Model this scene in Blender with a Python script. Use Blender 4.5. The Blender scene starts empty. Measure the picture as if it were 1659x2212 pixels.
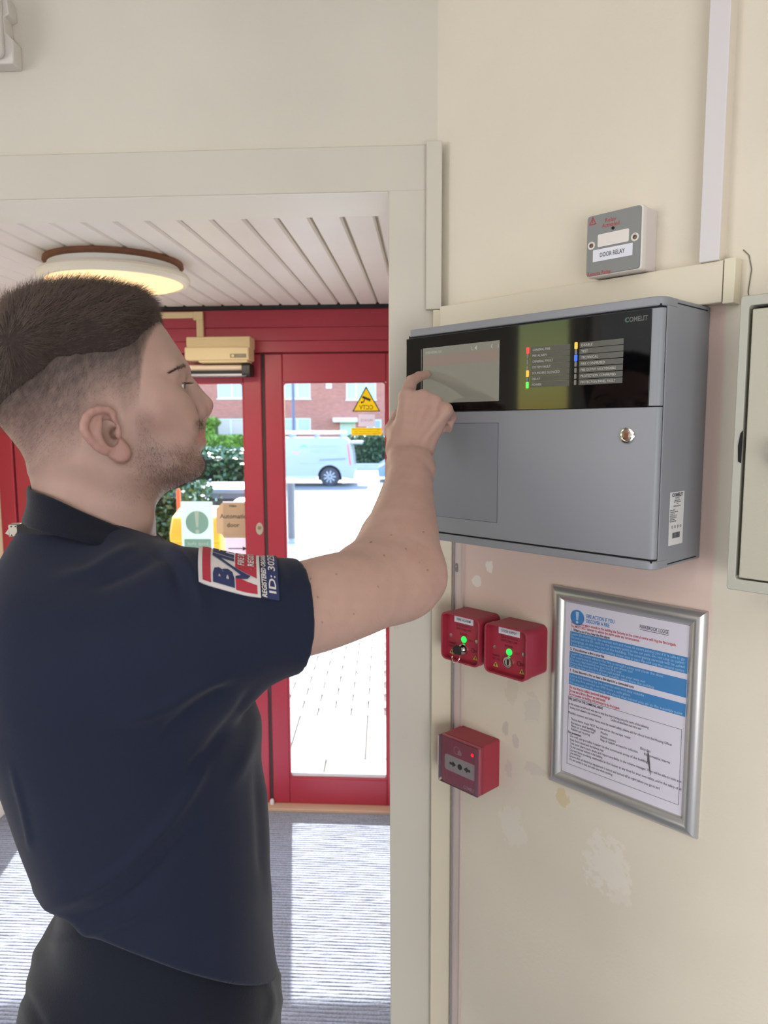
import bpy, bmesh, math, random
import numpy as np
from mathutils import Vector, Matrix
rng = random.Random(7)
C = bpy.context.scene.collection
SC = bpy.context.scene

# ------------------------------------------------------------------ camera, world, light, exposure
CAM_H = 1.65
FPX = 1588.8
PITCH, ROLL = math.radians(6.499), math.radians(-0.191)
cam_d = bpy.data.cameras.new('camera')
cam = bpy.data.objects.new('camera', cam_d); C.objects.link(cam)
_r0 = Vector((1, 0, 0)); _u0 = Vector((0, math.sin(PITCH), math.cos(PITCH))); _fw = Vector((0, math.cos(PITCH), -math.sin(PITCH)))
_ex = _r0*math.cos(ROLL) + _u0*math.sin(ROLL); _eu = -_r0*math.sin(ROLL) + _u0*math.cos(ROLL)
_m = Matrix((( _ex[0], _eu[0], -_fw[0], 0), (_ex[1], _eu[1], -_fw[1], 0), (_ex[2], _eu[2], -_fw[2], CAM_H), (0, 0, 0, 1)))
cam.matrix_world = _m
cam_d.sensor_width = 36; cam_d.lens = 36*FPX/2212
cam_d.clip_start = 0.02; cam_d.clip_end = 300
cam_d.dof.use_dof = True; cam_d.dof.focus_distance = 0.95; cam_d.dof.aperture_fstop = 9.0
SC.camera = cam

SC.view_settings.view_transform = 'Standard'; SC.view_settings.look = 'None'
SC.view_settings.gamma = 1; SC.view_settings.use_curve_mapping = False
SC.view_settings.exposure = 0.0

world = bpy.data.worlds.new('sky'); SC.world = world; world.use_nodes = True
_wn = world.node_tree.nodes; _bg = _wn['Background']
_sky = _wn.new('ShaderNodeTexSky'); _sky.sky_type = 'NISHITA'; _sky.sun_disc = False
_sky.sun_elevation = math.radians(44); _sky.sun_rotation = math.radians(-7)
world.node_tree.links.new(_sky.outputs[0], _bg.inputs[0]); _bg.inputs[1].default_value = 1.3

def sun(az, el, energy):
    d = bpy.data.lights.new('sun', 'SUN'); d.energy = energy; d.angle = math.radians(0.6); d.color = (1.0, 0.95, 0.88)
    o = bpy.data.objects.new('sun', d); C.objects.link(o)
    v = Vector((math.sin(az)*math.cos(el), math.cos(az)*math.cos(el), math.sin(el)))
    o.rotation_euler = v.to_track_quat('Z', 'Y').to_euler(); o.location = v*20
sun(math.radians(-7), math.radians(44), 19.0)

def area(loc, target, sx, sy, energy, col, name='ceiling_lamp'):
    d = bpy.data.lights.new(name, 'AREA'); d.shape = 'RECTANGLE'; d.size = sx; d.size_y = sy; d.energy = energy; d.color = col
    o = bpy.data.objects.new(name, d); C.objects.link(o); o.location = loc
    o.rotation_euler = (Vector(loc)-Vector(target)).to_track_quat('Z', 'Y').to_euler()
# unseen hall lamps behind the camera, then area lights added as wall-side fill
area((0.5, -0.9, 2.62), (0.5, -0.9, 0), 1.2, 0.6, 7, (1.0, 0.985, 0.965))
area((-1.4, -1.0, 2.62), (-1.4, -1.0, 0), 1.2, 0.6, 14, (1.0, 0.985, 0.965))
area((-3.1, -1.0, 1.75), (0.2, 0.6, 1.5), 1.5, 1.4, 42, (1.0, 0.99, 0.98), 'hall_fill')
area((0.6, -2.35, 0.95), (0.5, 1.0, 1.0), 1.6, 1.3, 45, (1.0, 0.985, 0.97), 'hall_fill')

# ------------------------------------------------------------------ picture geometry: a pixel of the photograph to a ray, and rays to planes
_c, _s = math.cos(ROLL), math.sin(ROLL)
EYE = np.array([0, 0, CAM_H])
def ray(px, py):
    x = (px-829.5)/FPX; y = (py-1106)/FPX
    X = _c*x+_s*y; D = -_s*x+_c*y
    return np.array([X, math.cos(PITCH)-D*math.sin(PITCH), -math.sin(PITCH)-D*math.cos(PITCH)])
def at_y(px, py, Y):
    r = ray(px, py); return EYE + r*(Y/r[1])
def at_z(px, py, z):
    r = ray(px, py); return EYE + r*((z-CAM_H)/r[2])
AR, AD = math.radians(-43.44), math.radians(-86.57)
class Fr:                                       # a vertical wall frame: x along the wall, y into it, z up
    def __init__(s, a):
        s.u = -np.array([math.sin(a), math.cos(a), 0]); s.n = np.array([-math.cos(a), math.sin(a), 0])
        s.rot = math.atan2(s.u[1], s.u[0])
    def px(s, px, py, D):                       # (along, height) of a pixel on the plane at distance D
        r = ray(px, py); t = -D/(r@s.n); P = EYE+r*t
        return float(P@s.u), float(P[2])
    def pu(s, px, py, u):                       # (distance, height) of a pixel on the plane x = u
        r = ray(px, py); t = u/(r@s.u); P = EYE+r*t
        return float(-(P@s.n)), float(P[2])
    def W(s, u, d, z):
        p = s.u*u - s.n*d; return (float(p[0]), float(p[1]), float(z))
FR, FD = Fr(AR), Fr(AD)
WR, WD = 1.015, 1.377                           # distance of the right wall and of the doorway wall from the eye

# ------------------------------------------------------------------ materials
def lin(c):
    return tuple(((v/255)/12.92 if v/255 <= 0.04045 else ((v/255+0.055)/1.055)**2.4) for v in c)
MATS = {}
def mat(name, rgb=None, rough=0.6, metal=0.0, bump=0.0, bscale=200, var=0.0, vscale=8, emit=None, estr=0, coat=0, spec=0.5, sheen=0, sss=0, attr=None, alpha=None, trans=0, rgblin=None):
    if name in MATS: return MATS[name]
    m = bpy.data.materials.new(name); m.use_nodes = True; MATS[name] = m
    nt = m.node_tree; N = nt.nodes; L = nt.links; b = N['Principled BSDF']
    col = rgblin if rgblin else lin(rgb) if rgb else (0.5, 0.5, 0.5)
    b.inputs['Base Color'].default_value = (*col, 1); b.inputs['Roughness'].default_value = rough
    b.inputs['Metallic'].default_value = metal; b.inputs['Specular IOR Level'].default_value = spec
    if coat: b.inputs['Coat Weight'].default_value = coat; b.inputs['Coat Roughness'].default_value = 0.03
    if sheen: b.inputs['Sheen Weight'].default_value = sheen; b.inputs['Sheen Roughness'].default_value = 0.4
    if sss:
        b.inputs['Subsurface Weight'].default_value = sss; b.inputs['Subsurface Radius'].default_value = (1, .3, .15); b.inputs['Subsurface Scale'].default_value = 0.006
    if emit: b.inputs['Emission Color'].default_value = (*lin(emit), 1); b.inputs['Emission Strength'].default_value = estr
    if trans: b.inputs['Transmission Weight'].default_value = trans
    src = None
    if attr:
        a = N.new('ShaderNodeAttribute'); a.attribute_name = attr; src = a.outputs['Color']; L.new(src, b.inputs['Base Color'])
    tc = N.new('ShaderNodeTexCoord')
    if var:
        n = N.new('ShaderNodeTexNoise'); n.inputs['Scale'].default_value = vscale; n.inputs['Detail'].default_value = 4
        L.new(tc.outputs['Object'], n.inputs['Vector'])
        r = N.new('ShaderNodeMapRange'); r.inputs[1].default_value = .3; r.inputs[2].default_value = .7; r.inputs[3].default_value = 1-var; r.inputs[4].default_value = 1+var
        L.new(n.outputs['Fac'], r.inputs[0])
        mx = N.new('ShaderNodeVectorMath'); mx.operation = 'SCALE'
        if src: L.new(src, mx.inputs[0])
        else: mx.inputs[0].default_value = col
        L.new(r.outputs[0], mx.inputs['Scale']); L.new(mx.outputs[0], b.inputs['Base Color'])
    if bump:
        n = N.new('ShaderNodeTexNoise'); n.inputs['Scale'].default_value = bscale; n.inputs['Detail'].default_value = 3
        L.new(tc.outputs['Object'], n.inputs['Vector'])
        bp = N.new('ShaderNodeBump'); bp.inputs['Strength'].default_value = bump; bp.inputs['Distance'].default_value = 0.002
        L.new(n.outputs['Fac'], bp.inputs['Height']); L.new(bp.outputs[0], b.inputs['Normal'])
    return m
def glass_mat(name, tint=(0.95, 0.985, 0.98), refl=0.9):
    if name in MATS: return MATS[name]
    m = bpy.data.materials.new(name); m.use_nodes = True; MATS[name] = m
    nt = m.node_tree; N = nt.nodes; L = nt.links; N.remove(N['Principled BSDF'])
    t = N.new('ShaderNodeBsdfTransparent'); t.inputs[0].default_value = (*tint, 1)
    g = N.new('ShaderNodeBsdfGlossy'); g.inputs['Roughness'].default_value = 0.0
    f = N.new('ShaderNodeFresnel'); f.inputs[0].default_value = 1.3
    mx = N.new('ShaderNodeMixShader'); L.new(f.outputs[0], mx.inputs[0]); L.new(t.outputs[0], mx.inputs[1]); L.new(g.outputs[0], mx.inputs[2])
    L.new(mx.outputs[0], N['Material Output'].inputs[0])
    return m

def thin_mat(name, rgb, tr=.5):                 # thin paper or vinyl that lets light through
    if name in MATS: return MATS[name]
    m = mat(name, rgb, rough=.6); nt = m.node_tree; N = nt.nodes; L = nt.links
    t = N.new('ShaderNodeBsdfTranslucent'); t.inputs[0].default_value = (*lin(rgb), 1); mx = N.new('ShaderNodeMixShader'); mx.inputs[0].default_value = tr
    L.new(N['Principled BSDF'].outputs[0], mx.inputs[1]); L.new(t.outputs[0], mx.inputs[2]); L.new(mx.outputs[0], N['Material Output'].inputs[0]); return m

# ------------------------------------------------------------------ mesh building
def rrect(x0, x1, z0, z1, r, n=4):
    P = []
    for cx, cz, a0 in ((x1-r, z0+r, -90), (x1-r, z1-r, 0), (x0+r, z1-r, 90), (x0+r, z0+r, 180)):
        for i in range(n+1):
            a = math.radians(a0+90*i/n); P.append((cx+r*math.cos(a), cz+r*math.sin(a)))
    return P
_TX = {}
def text2d(s, bold=0.0, italic=0):
    k = (s, bold, italic)
    if k in _TX: return _TX[k]
    cu = bpy.data.curves.new('t', 'FONT'); cu.body = s; cu.offset = bold; cu.shear = italic; cu.resolution_u = 2; cu.fill_mode = 'FRONT'
    o = bpy.data.objects.new('t', cu)
    me = o.to_mesh()
    v = np.array([x.co[:2] for x in me.vertices]) if len(me.vertices) else np.zeros((1, 2)); f = [tuple(p.vertices) for p in me.polygons]
    o.to_mesh_clear(); bpy.data.objects.remove(o); bpy.data.curves.remove(cu)
    _TX[k] = (v, f); return _TX[k]
class MB:
    def __init__(s): s.v = []; s.f = []; s.m = []; s.mi = 0; s.M = None
    def add(s, vs, fs):
        b = len(s.v)
        s.v += [tuple((s.M @ Vector(p))) for p in vs] if s.M is not None else [tuple(map(float, p)) for p in vs]
        s.f += [tuple(b+i for i in q) for q in fs]; s.m += [s.mi]*len(fs); return s
    def box(s, x0, x1, y0, y1, z0, z1):
        return s.add([(x0,y0,z0),(x1,y0,z0),(x1,y1,z0),(x0,y1,z0),(x0,y0,z1),(x1,y0,z1),(x1,y1,z1),(x0,y1,z1)],
                     [(0,3,2,1),(4,5,6,7),(0,1,5,4),(1,2,6,5),(2,3,7,6),(3,0,4,7)])
    def prism(s, poly, a0, a1, axis='y'):       # poly in (x,z) for y, (y,z) for x, (x,y) for z
        n = len(poly)
        def P(p, a): return (p[0], a, p[1]) if axis == 'y' else (a, p[0], p[1]) if axis == 'x' else (p[0], p[1], a)
        vs = [P(p, a0) for p in poly]+[P(p, a1) for p in poly]
        fs = [tuple(range(n)), tuple(reversed(range(n, 2*n)))]+[(i, n+i, n+(i+1) % n, (i+1) % n) for i in range(n)]
        if axis != 'y': fs = [tuple(reversed(q)) for q in fs]
        return s.add(vs, fs)
    def frame(s, outer, inner, y0, y1):         # ring between two polygons of equal length, extruded along y
        n = len(outer); vs = [(p[0], y, p[1]) for y in (y0, y1) for P in (outer, inner) for p in P]; fs = []
        for i in range(n):
            j = (i+1) % n
            fs += [(i, j, n+j, n+i), (2*n+i, 3*n+i, 3*n+j, 2*n+j), (i, 2*n+i, 2*n+j, j), (n+i, n+j, 3*n+j, 3*n+i)]
        return s.add(vs, fs)
    def lathe(s, prof, n=24, c=(0, 0, 0), axis='z', cap=True):      # prof (r, h)
        vs = []; fs = []; k = len(prof)
        for r, h in prof:
            for i in range(n):
                a = 2*math.pi*i/n; x, y = r*math.cos(a), r*math.sin(a)
                vs.append((c[0]+x, c[1]+y, c[2]+h) if axis == 'z' else (c[0]+x, c[1]+h, c[2]+y) if axis == 'y' else (c[0]+h, c[1]+x, c[2]+y))
        for j in range(k-1):
            for i in range(n):
                q = (j*n+i, j*n+(i+1) % n, (j+1)*n+(i+1) % n, (j+1)*n+i); fs.append(q if axis != 'y' else q[::-1])
        if cap: fs += [tuple(reversed(range(n))), tuple(range((k-1)*n, k*n))]
        return s.add(vs, fs)
    def tube(s, pts, r, n=8, closed=False):
        pts = [Vector(p) for p in pts]; k = len(pts); rs = r if isinstance(r, (list, tuple)) else [r]*k; vs = []; fs = []
        up = None
        for i, p in enumerate(pts):
            d = (pts[(i+1) % k]-pts[i-1]) if closed else (pts[min(i+1, k-1)]-pts[max(i-1, 0)])
            d.normalize()
            if up is None: up = d.orthogonal().normalized()
            up = (up-d*up.dot(d)); up = up.normalized() if up.length > 1e-6 else d.orthogonal().normalized()
            w = d.cross(up)
            for j in range(n):
                a = 2*math.pi*j/n; vs.append(p+(up*math.cos(a)+w*math.sin(a))*rs[i])
        for i in range(k if closed else k-1):
            for j in range(n):
                a, b = i*n, ((i+1) % k)*n; fs.append((a+j, a+(j+1) % n, b+(j+1) % n, b+j))
        if not closed: fs += [tuple(reversed(range(n))), tuple(range((k-1)*n, k*n))]
        return s.add(vs, fs)
    def quad(s, a, b, c, d): return s.add([a, b, c, d], [(0, 1, 2, 3)])
    def text(s, t, x, z, y, h, w=None, align='C', bold=0.0, italic=0, flip=False, maxw=None):   # flat print in the x-z plane facing -y, h = height of a capital
        v, f = text2d(t, bold, italic)
        v = v.copy(); k = h/0.69; v[:, 0] -= v[:, 0].min(); v *= k
        W = v[:, 0].max()
        if w: v[:, 0] *= w/W; W = w
        if maxw and W > maxw: v[:, 0] *= maxw/W; W = maxw
        ox = x-W/2 if align == 'C' else x if align == 'L' else x-W
        if flip: v[:, 0] = W-v[:, 0]; f = [q[::-1] for q in f]
        return s.add([(ox+p[0], y, z+p[1]-h/2) for p in v], f)
    def build(s, name, mats, parent=None, bevel=0, seg=2, smooth=True, ang=35, kind=None, label=None, mw=None):
        me = bpy.data.meshes.new(name); me.from_pydata(s.v, [], s.f); mats = mats if isinstance(mats, (list, tuple)) else [mats]
        for m in mats: me.materials.append(m)
        me.polygons.foreach_set('material_index', s.m)
        if smooth:
            me.polygons.foreach_set('use_smooth', [True]*len(s.f))
            me.set_sharp_from_angle(angle=math.radians(ang))
        me.update()
        o = bpy.data.objects.new(name, me); C.objects.link(o)
        if parent is not None: o.parent = parent
        if bevel:
            b = o.modifiers.new('bevel', 'BEVEL'); b.width = bevel; b.segments = seg; b.limit_method = 'ANGLE'; b.angle_limit = math.radians(40)
        if kind: o['kind'] = kind
        if label: o['label'] = label
        if mw is not None: o.matrix_world = mw
        return o
def thing(name, label, cat, loc=(0, 0, 0), rotz=0, group=None):
    o = bpy.data.objects.new(name, None); C.objects.link(o); o.empty_display_size = 0.05
    o.location = loc; o.rotation_euler = (0, 0, rotz); o['label'] = label; o['category'] = cat
    if group: o['group'] = group
    return o
def tag(o, label, cat, group=None):
    o['label'] = label; o['category'] = cat
    if group: o['group'] = group
    return o
def on_wall(fr, u, d, z, name, label, cat, group=None):
    return thing(name, label, cat, fr.W(u, d, z), fr.rot, group)
def struct(mb, name, mats, fr=None, **k):
    o = mb.build(name, mats, **k); o['kind'] = 'structure'
    if fr is not None: o.rotation_euler = (0, 0, fr.rot)
    return o
def dup(o, parent=None):
    c = o.copy(); C.objects.link(c)
    if parent is not None: c.parent = parent
    for ch in [x for x in o.children]: dup(ch, c)
    return c
# ------------------------------------------------------------------ the setting
def wall_paint(name, base, pink=None, patches=(), mottle=0.03):
    m = mat(name, base, rough=0.75, spec=0.25); nt = m.node_tree; N = nt.nodes; L = nt.links; b = N['Principled BSDF']
    tc = N.new('ShaderNodeTexCoord'); sp = N.new('ShaderNodeSeparateXYZ'); L.new(tc.outputs['Object'], sp.inputs[0])
    nz = N.new('ShaderNodeTexNoise'); nz.inputs['Scale'].default_value = 26; nz.inputs['Detail'].default_value = 5; L.new(tc.outputs['Object'], nz.inputs['Vector'])
    nf = N.new('ShaderNodeTexNoise'); nf.inputs['Scale'].default_value = 95; nf.inputs['Detail'].default_value = 6; L.new(tc.outputs['Object'], nf.inputs['Vector'])
    def M(op, a, bb=None, cc=None):
        n = N.new('ShaderNodeMath'); n.operation = op
        for i, x in enumerate((a, bb, cc)):
            if x is None: continue
            if isinstance(x, (int, float)): n.inputs[i].default_value = x
            else: L.new(x, n.inputs[i])
        return n.outputs[0]
    def smooth(x, a, c):
        r = N.new('ShaderNodeMapRange'); r.interpolation_type = 'SMOOTHSTEP'; L.new(x, r.inputs[0]); r.inputs[1].default_value = a; r.inputs[2].default_value = c; return r.outputs[0]
    x, z = sp.outputs[0], sp.outputs[2]; wob = M('MULTIPLY', M('SUBTRACT', nz.outputs['Fac'], 0.5), 0.03)
    big = N.new('ShaderNodeTexNoise'); big.inputs['Scale'].default_value = 3; L.new(tc.outputs['Object'], big.inputs['Vector'])
    def mix(f, c1, c2):
        n = N.new('ShaderNodeMix'); n.data_type = 'RGBA'; L.new(f, n.inputs[0])
        if isinstance(c1, tuple): n.inputs[6].default_value = (*c1, 1)
        else: L.new(c1, n.inputs[6])
        n.inputs[7].default_value = (*c2, 1); return n.outputs[2]
    c0 = lin(base); col = mix(smooth(big.outputs['Fac'], .35, .65), tuple(v*(1-mottle) for v in c0), tuple(v*(1+mottle) for v in c0))
    if pink:
        u0, u1, z0, z1, pc = pink
        xx = M('ADD', x, M('MULTIPLY', wob, .25)); zz = M('ADD', z, wob)
        f = M('MULTIPLY', M('MULTIPLY', smooth(xx, u0-.004, u0+.004), smooth(xx, u1+.004, u1-.004)), M('MULTIPLY', smooth(zz, z0-.012, z0+.012), smooth(z, z1+.003, z1-.003)))
        col = mix(f, col, lin(pc))
    for (u0, z0, ru, rz, pc, amt) in patches:
        a = M('POWER', M('DIVIDE', M('SUBTRACT', x, u0), ru), 2); c = M('POWER', M('DIVIDE', M('SUBTRACT', z, z0), rz), 2)
        d = M('ADD', M('ADD', a, c), M('ADD', M('MULTIPLY', M('SUBTRACT', nz.outputs['Fac'], .5), 3.0), M('MULTIPLY', M('SUBTRACT', nf.outputs['Fac'], .5), 3.4)))
        col = mix(M('MULTIPLY', smooth(d, 1.15, .7), amt), col, lin(pc))
    L.new(col, b.inputs['Base Color'])
    n2 = N.new('ShaderNodeTexNoise'); n2.inputs['Scale'].default_value = 160; n2.inputs['Detail'].default_value = 3; L.new(tc.outputs['Object'], n2.inputs['Vector'])
    bp = N.new('ShaderNodeBump'); bp.inputs['Strength'].default_value = .28; bp.inputs['Distance'].default_value = .0015; L.new(n2.outputs['Fac'], bp.inputs['Height']); L.new(bp.outputs[0], b.inputs['Normal'])
    return m
def pz(px, py, D=WR): return FR.px(px, py, D)
CREAM = (222, 214, 198)
pat = []
for (px_, py_, rx, ry, pc, amt) in ((1312, 1872, 52, 62, (232, 225, 215), .62), (1335, 1925, 28, 40, (230, 222, 210), .45), (1106, 1783, 32, 40, (230, 223, 214), .5),
        (1057, 1227, 8, 13, (240, 234, 228), .9), (1030, 1256, 9, 12, (238, 232, 226), .8), (1216, 1724, 14, 18, (214, 196, 158), .8), (1092, 1572, 7, 16, (186, 176, 172), .45), (1113, 1600, 7, 18, (196, 186, 186), .5),
        (1150, 1530, 20, 34, (208, 198, 194), .4), (1098, 1660, 9, 22, (196, 186, 178), .35), (1155, 1662, 24, 14, (205, 194, 190), .4), (1105, 1500, 14, 30, (205, 192, 174), .3)):
    u_, z_ = pz(px_, py_); ua, _ = pz(px_+rx, py_); _, zb = pz(px_, py_+ry)
    pat.append((u_, z_, abs(ua-u_), abs(zb-z_), pc, amt))
M_wallR = wall_paint('cream_wall_paint_patched', CREAM, (-0.905, -0.412, 1.335, 1.812, (224, 200, 190)), pat)
M_wall = wall_paint('cream_wall_paint', (208, 202, 190))
M_trim = mat('cream_gloss_paint', (202, 196, 184), rough=.5, var=.02, vscale=5, bump=.05, bscale=60)
M_white = mat('white_paint', (236, 234, 228), rough=.5)
M_carpet = mat('ribbed_carpet', (140, 144, 161), rough=.95, spec=.05, var=.25, vscale=160)
UC = -0.931                                      # corner of the right wall and the doorway wall, along the right wall
OPR, OPZ = FD.px(840, 900, 1.362)[0], 2.068      # right edge and head of the opening
LL = float(FD.px(0, 1762, 3.0)[0]); _p = at_z(0, 1762, 0); LL = float(_p@FD.u)    # left wall of the lobby
LRW = 0.02                                       # right wall of the lobby
OPL = LL-0.02
DW_ = 3.04                                       # the glazed doors
HALL_L, HALL_B, HALL_Z = -3.3, -2.6, 2.7
TH = 1.512                                       # back face of the doorway wall
struct(MB().box(-.931, 4.0, WR, WR+.1, 0, HALL_Z), 'wall_right', M_wallR, FR)
w = MB(); w.box(HALL_L, OPL, WD, TH, 0, HALL_Z); w.box(OPL, OPR, WD, TH, OPZ, HALL_Z); w.box(OPR, .30, WD, TH, 0, HALL_Z)
struct(w, 'wall_front', M_wall, FD)
WA, WB, WZ0, WZ1 = .10, .47, 1.25, 2.42
struct(MB().box(HALL_L-.1, HALL_L, HALL_B, TH, 0, WZ0).box(HALL_L-.1, HALL_L, HALL_B, TH, WZ1, HALL_Z).box(HALL_L-.1, HALL_L, HALL_B, WA, WZ0, WZ1).box(HALL_L-.1, HALL_L, WB, TH, WZ0, WZ1), 'wall_left', M_wall, FD)
struct(MB().box(HALL_L-.1, 4.2, HALL_B-.1, HALL_B, 0, HALL_Z), 'wall_back', M_wall, FD)
struct(MB().box(HALL_L-.1, 4.2, HALL_B-.1, TH, HALL_Z, HALL_Z+.1), 'ceiling_hall', M_white, FD)
wo = struct(MB().box(HALL_L-.08, HALL_L-.02, WA, WA+.03, WZ0, WZ1).box(HALL_L-.08, HALL_L-.02, WB-.03, WB, WZ0, WZ1).box(HALL_L-.08, HALL_L-.02, WA+.03, WB-.03, WZ0, WZ0+.03).box(HALL_L-.08, HALL_L-.02, WA+.03, WB-.03, WZ1-.03, WZ1), 'reflection_window', M_white, FD)  # unseen window, added and tinted to give the panel a yellowish reflection
MB().box(HALL_L-.055, HALL_L-.049, WA+.03, WB-.03, WZ0+.03, WZ1-.03).build('tinted_pane', glass_mat('yellow_tinted_glass', (.80, .74, .46)), wo)
def dummy_window(name, x0, x1, z0, z1, M4):  # frame and pane added behind a fill light, no opening in the wall
    o = MB().frame(rrect(x0, x1, z0, z1, .001, 1), rrect(x0+.06, x1-.06, z0+.06, z1-.06, .001, 1), -.05, 0).build(name, M_white, smooth=False); o['kind'] = 'structure'; o.matrix_world = M4
    MB().box(x0+.06, x1-.06, -.02, -.014, z0+.06, z1-.06).build('pane', mat('dummy_window_pane', (225, 232, 238), rough=.2), o); return o
_B = Matrix.Rotation(FD.rot, 4, 'Z')
dummy_window('dummy_window_left', -1.65, 0.02, .95, 2.5, _B @ Matrix.Translation((HALL_L, 0, 0)) @ Matrix.Rotation(math.pi/2, 4, 'Z'))
dummy_window('dummy_window_back', -1.5, .3, .3, 1.65, _B @ Matrix.Translation((0, HALL_B, 0)) @ Matrix.Rotation(math.pi, 4, 'Z'))
# floor: a slab with ribbed carpet laid on it
fl = struct(MB().box(HALL_L-.1, 4.2, HALL_B-.1, DW_+.06, -.12, -.004), 'floor', M_carpet, FD)
cb = MB(); pitch_ = .0145; y = -.2; k = 0; vs = []; fs = []
rows = []
while y < DW_-.03:
    for dy, dz in ((0, -.0024), (.003, .0005), (.0075, .001), (.0115, -.0002)):
        rows.append((y+dy, dz))
    y += pitch_
nx = 90; xs = [LL-.9+i*(LRW+1.3-LL+.0)/nx for i in range(nx+1)]
r2 = np.random.RandomState(3)
for (yy, dz) in rows:
    j = r2.normal(0, .0008, nx+1); hz = r2.normal(0, .0005, nx+1)
    for i, x in enumerate(xs): vs.append((x, yy+j[i], dz+hz[i]-.001))
nr = len(rows)
for a in range(nr-1):
    for i in range(nx): fs.append((a*(nx+1)+i, a*(nx+1)+i+1, (a+1)*(nx+1)+i+1, (a+1)*(nx+1)+i))
cb.add(vs, fs); co = cb.build('carpet_ribs', M_carpet, fl, smooth=False); co['kind'] = 'stuff'
# lobby walls and skirting
struct(MB().box(LL-.1, LL, TH, DW_+.1, 0, 2.3), 'wall_lobby_left', mat('lobby_wall_paint', (236, 222, 190), rough=.7), FD)
struct(MB().box(LRW, LRW+.1, TH, DW_+.1, 0, 2.3), 'wall_lobby_right', M_wall, FD)
zs = float(FD.pu(0, 1722, LL)[1])
struct(MB().box(LL, LL+.016, TH, DW_-.04, 0, zs), 'baseboard_lobby_left', M_white, FD, bevel=.004)
# lobby ceiling of white tongue and groove planks
ZC = float(FD.px(600, 660, DW_-.02)[1])
cl = struct(MB().box(LL, LRW, TH, DW_+.1, ZC+.0135, ZC+.06), 'ceiling', mat('plank_backing', (196, 188, 166), rough=.8), FD)
ua, ub = FD.px(441.6, 659, DW_-.02)[0], FD.px(816, 659, DW_-.02)[0]; pw = (ub-ua)/9
i0 = int((LL-ub)/pw)-1
M_plank = mat('white_plank_paint', (244, 239, 233), rough=.45, var=.015, vscale=6)
for i in range(i0, 4):
    x0, x1 = ub+i*pw, ub+(i+1)*pw
    if x1 < LL+.01 or x0 > LRW-.01: continue
    x0 = max(x0, LL); x1 = min(x1, LRW); g = .0035
    P = [(x0+g, ZC+.006), (x0+g+.004, ZC), (x1-g-.004, ZC), (x1-g, ZC+.006), (x1-g, ZC+.013), (x0+g, ZC+.013)]
    MB().prism(P, TH+.001, DW_-.03, 'y').build('plank', M_plank, cl, smooth=False)
# architrave round the opening and the board over it
zt = FD.px(900, 312, 1.362)[1]; uj = FD.px(921, 600, 1.362)[0]; zj = FD.px(890, 401, 1.362)[1]
struct(MB().box(OPR, uj+.02, 1.362, WD+.004, 0, zj), 'trim_1', M_trim, FD, bevel=.0025)
struct(MB().box(OPL, uj+.004, 1.3615, WD+.004, OPZ, zt), 'trim_2', M_trim, FD, bevel=.002)

struct(MB().box(OPL, OPR-.0005, 1.3625, TH-.001, OPZ-.0006, OPZ-.0001), 'trim_11', mat('soffit_bounce_light', (243, 239, 227), rough=.5), FD)  # soffit coloured lighter to stand for light bounced off the lobby floor

# ------------------------------------------------------------------ the red glazed doors
M_red = mat('red_door_paint', (164, 44, 62), rough=.38, var=.03, vscale=4, bump=.03, bscale=40)
M_gask = mat('dark_rubber', (62, 44, 48), rough=.7)
M_dark = mat('black_strip', (30, 30, 33), rough=.6)
M_glass = glass_mat('door_glass')
M_bead = mat('pale_glazing_bead', (214, 216, 222), rough=.4)
def dx(px, py, D=DW_): return FD.px(px, py, D)
zh = dx(700, 763)[1]; zg1 = dx(720, 825)[1]; zg0 = dx(720, 1684)[1]; zb = dx(720, 1738)[1]
uf = [dx(p, 1300)[0] for p in (536, 574.5, 581.5, 619, 835)]
ug = uf[:]
UR = LRW
ulg = dx(66.5, 1040)[0]; ulf = dx(30, 1020)[0]
hd = struct(MB().box(LL, LRW, DW_+.012, DW_+.07, zh+.0006, ZC+.012), 'trim_3', mat('red_header_backing', (128, 28, 40), rough=.5), FD)
zz = [zh+.004, dx(700, 736)[1], dx(700, 707)[1], ZC-.014]
for a, b_ in zip(zz[:-1], zz[1:]):
    MB().box(LL, LRW, DW_-.012, DW_+.03, a+.0003, b_-.0003).build('board', M_red, hd, bevel=.0018)
struct(MB().box(LL, LRW, DW_-.02, DW_+.03, ZC-.014, ZC+.006), 'trim_4', M_dark, FD)
struct(MB().box(LL, LRW, DW_-.05, DW_+.06, -.004, .012), 'trim_5', mat('beige_threshold', (196, 166, 146), rough=.6), FD, bevel=.003)
def leaf(name, s0, s1, g0, g1):
    o = struct(MB().box(s0, g0, DW_, DW_+.045, zb, zh), name, M_red, FD, bevel=.004)      # the leaf's first stile carries the rest
    MB().box(g1, s1, DW_, DW_+.045, zb, zh).build('stile', M_red, o, bevel=.004)
    MB().box(g0, g1, DW_+.0005, DW_+.0445, zg1, zh).build('rail', M_red, o, bevel=.003)
    MB().box(g0, g1, DW_+.0005, DW_+.0445, zb, zg0).build('rail', M_red, o, bevel=.003)
    MB().frame(rrect(g0-.001, g1+.001, zg0-.001, zg1+.001, .012), rrect(g0+.005, g1-.005, zg0+.006, zg1-.005, .01), DW_+.004, DW_+.018).build('glazing_bead', M_gask if name == 'door_0' else M_red, o)
    MB().box(g0+.002, g1-.002, DW_+.018, DW_+.026, zg0+.002, zg1-.002).build('glass_pane', M_glass, o)
    MB().box(g0+.004, g1-.004, DW_+.014, DW_+.0175, zg0+.005, zg0+.022).build('glazing_packer', M_bead, o)
    return o
dl = leaf('door_1', ulf+.006, uf[1], ulg, uf[0])
dr = leaf('door_2', uf[2], LRW-.02, uf[3], uf[4])
struct(MB().box(uf[1], uf[2], DW_+.006, DW_+.04, zb, zh), 'trim_6', M_gask, FD)
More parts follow.
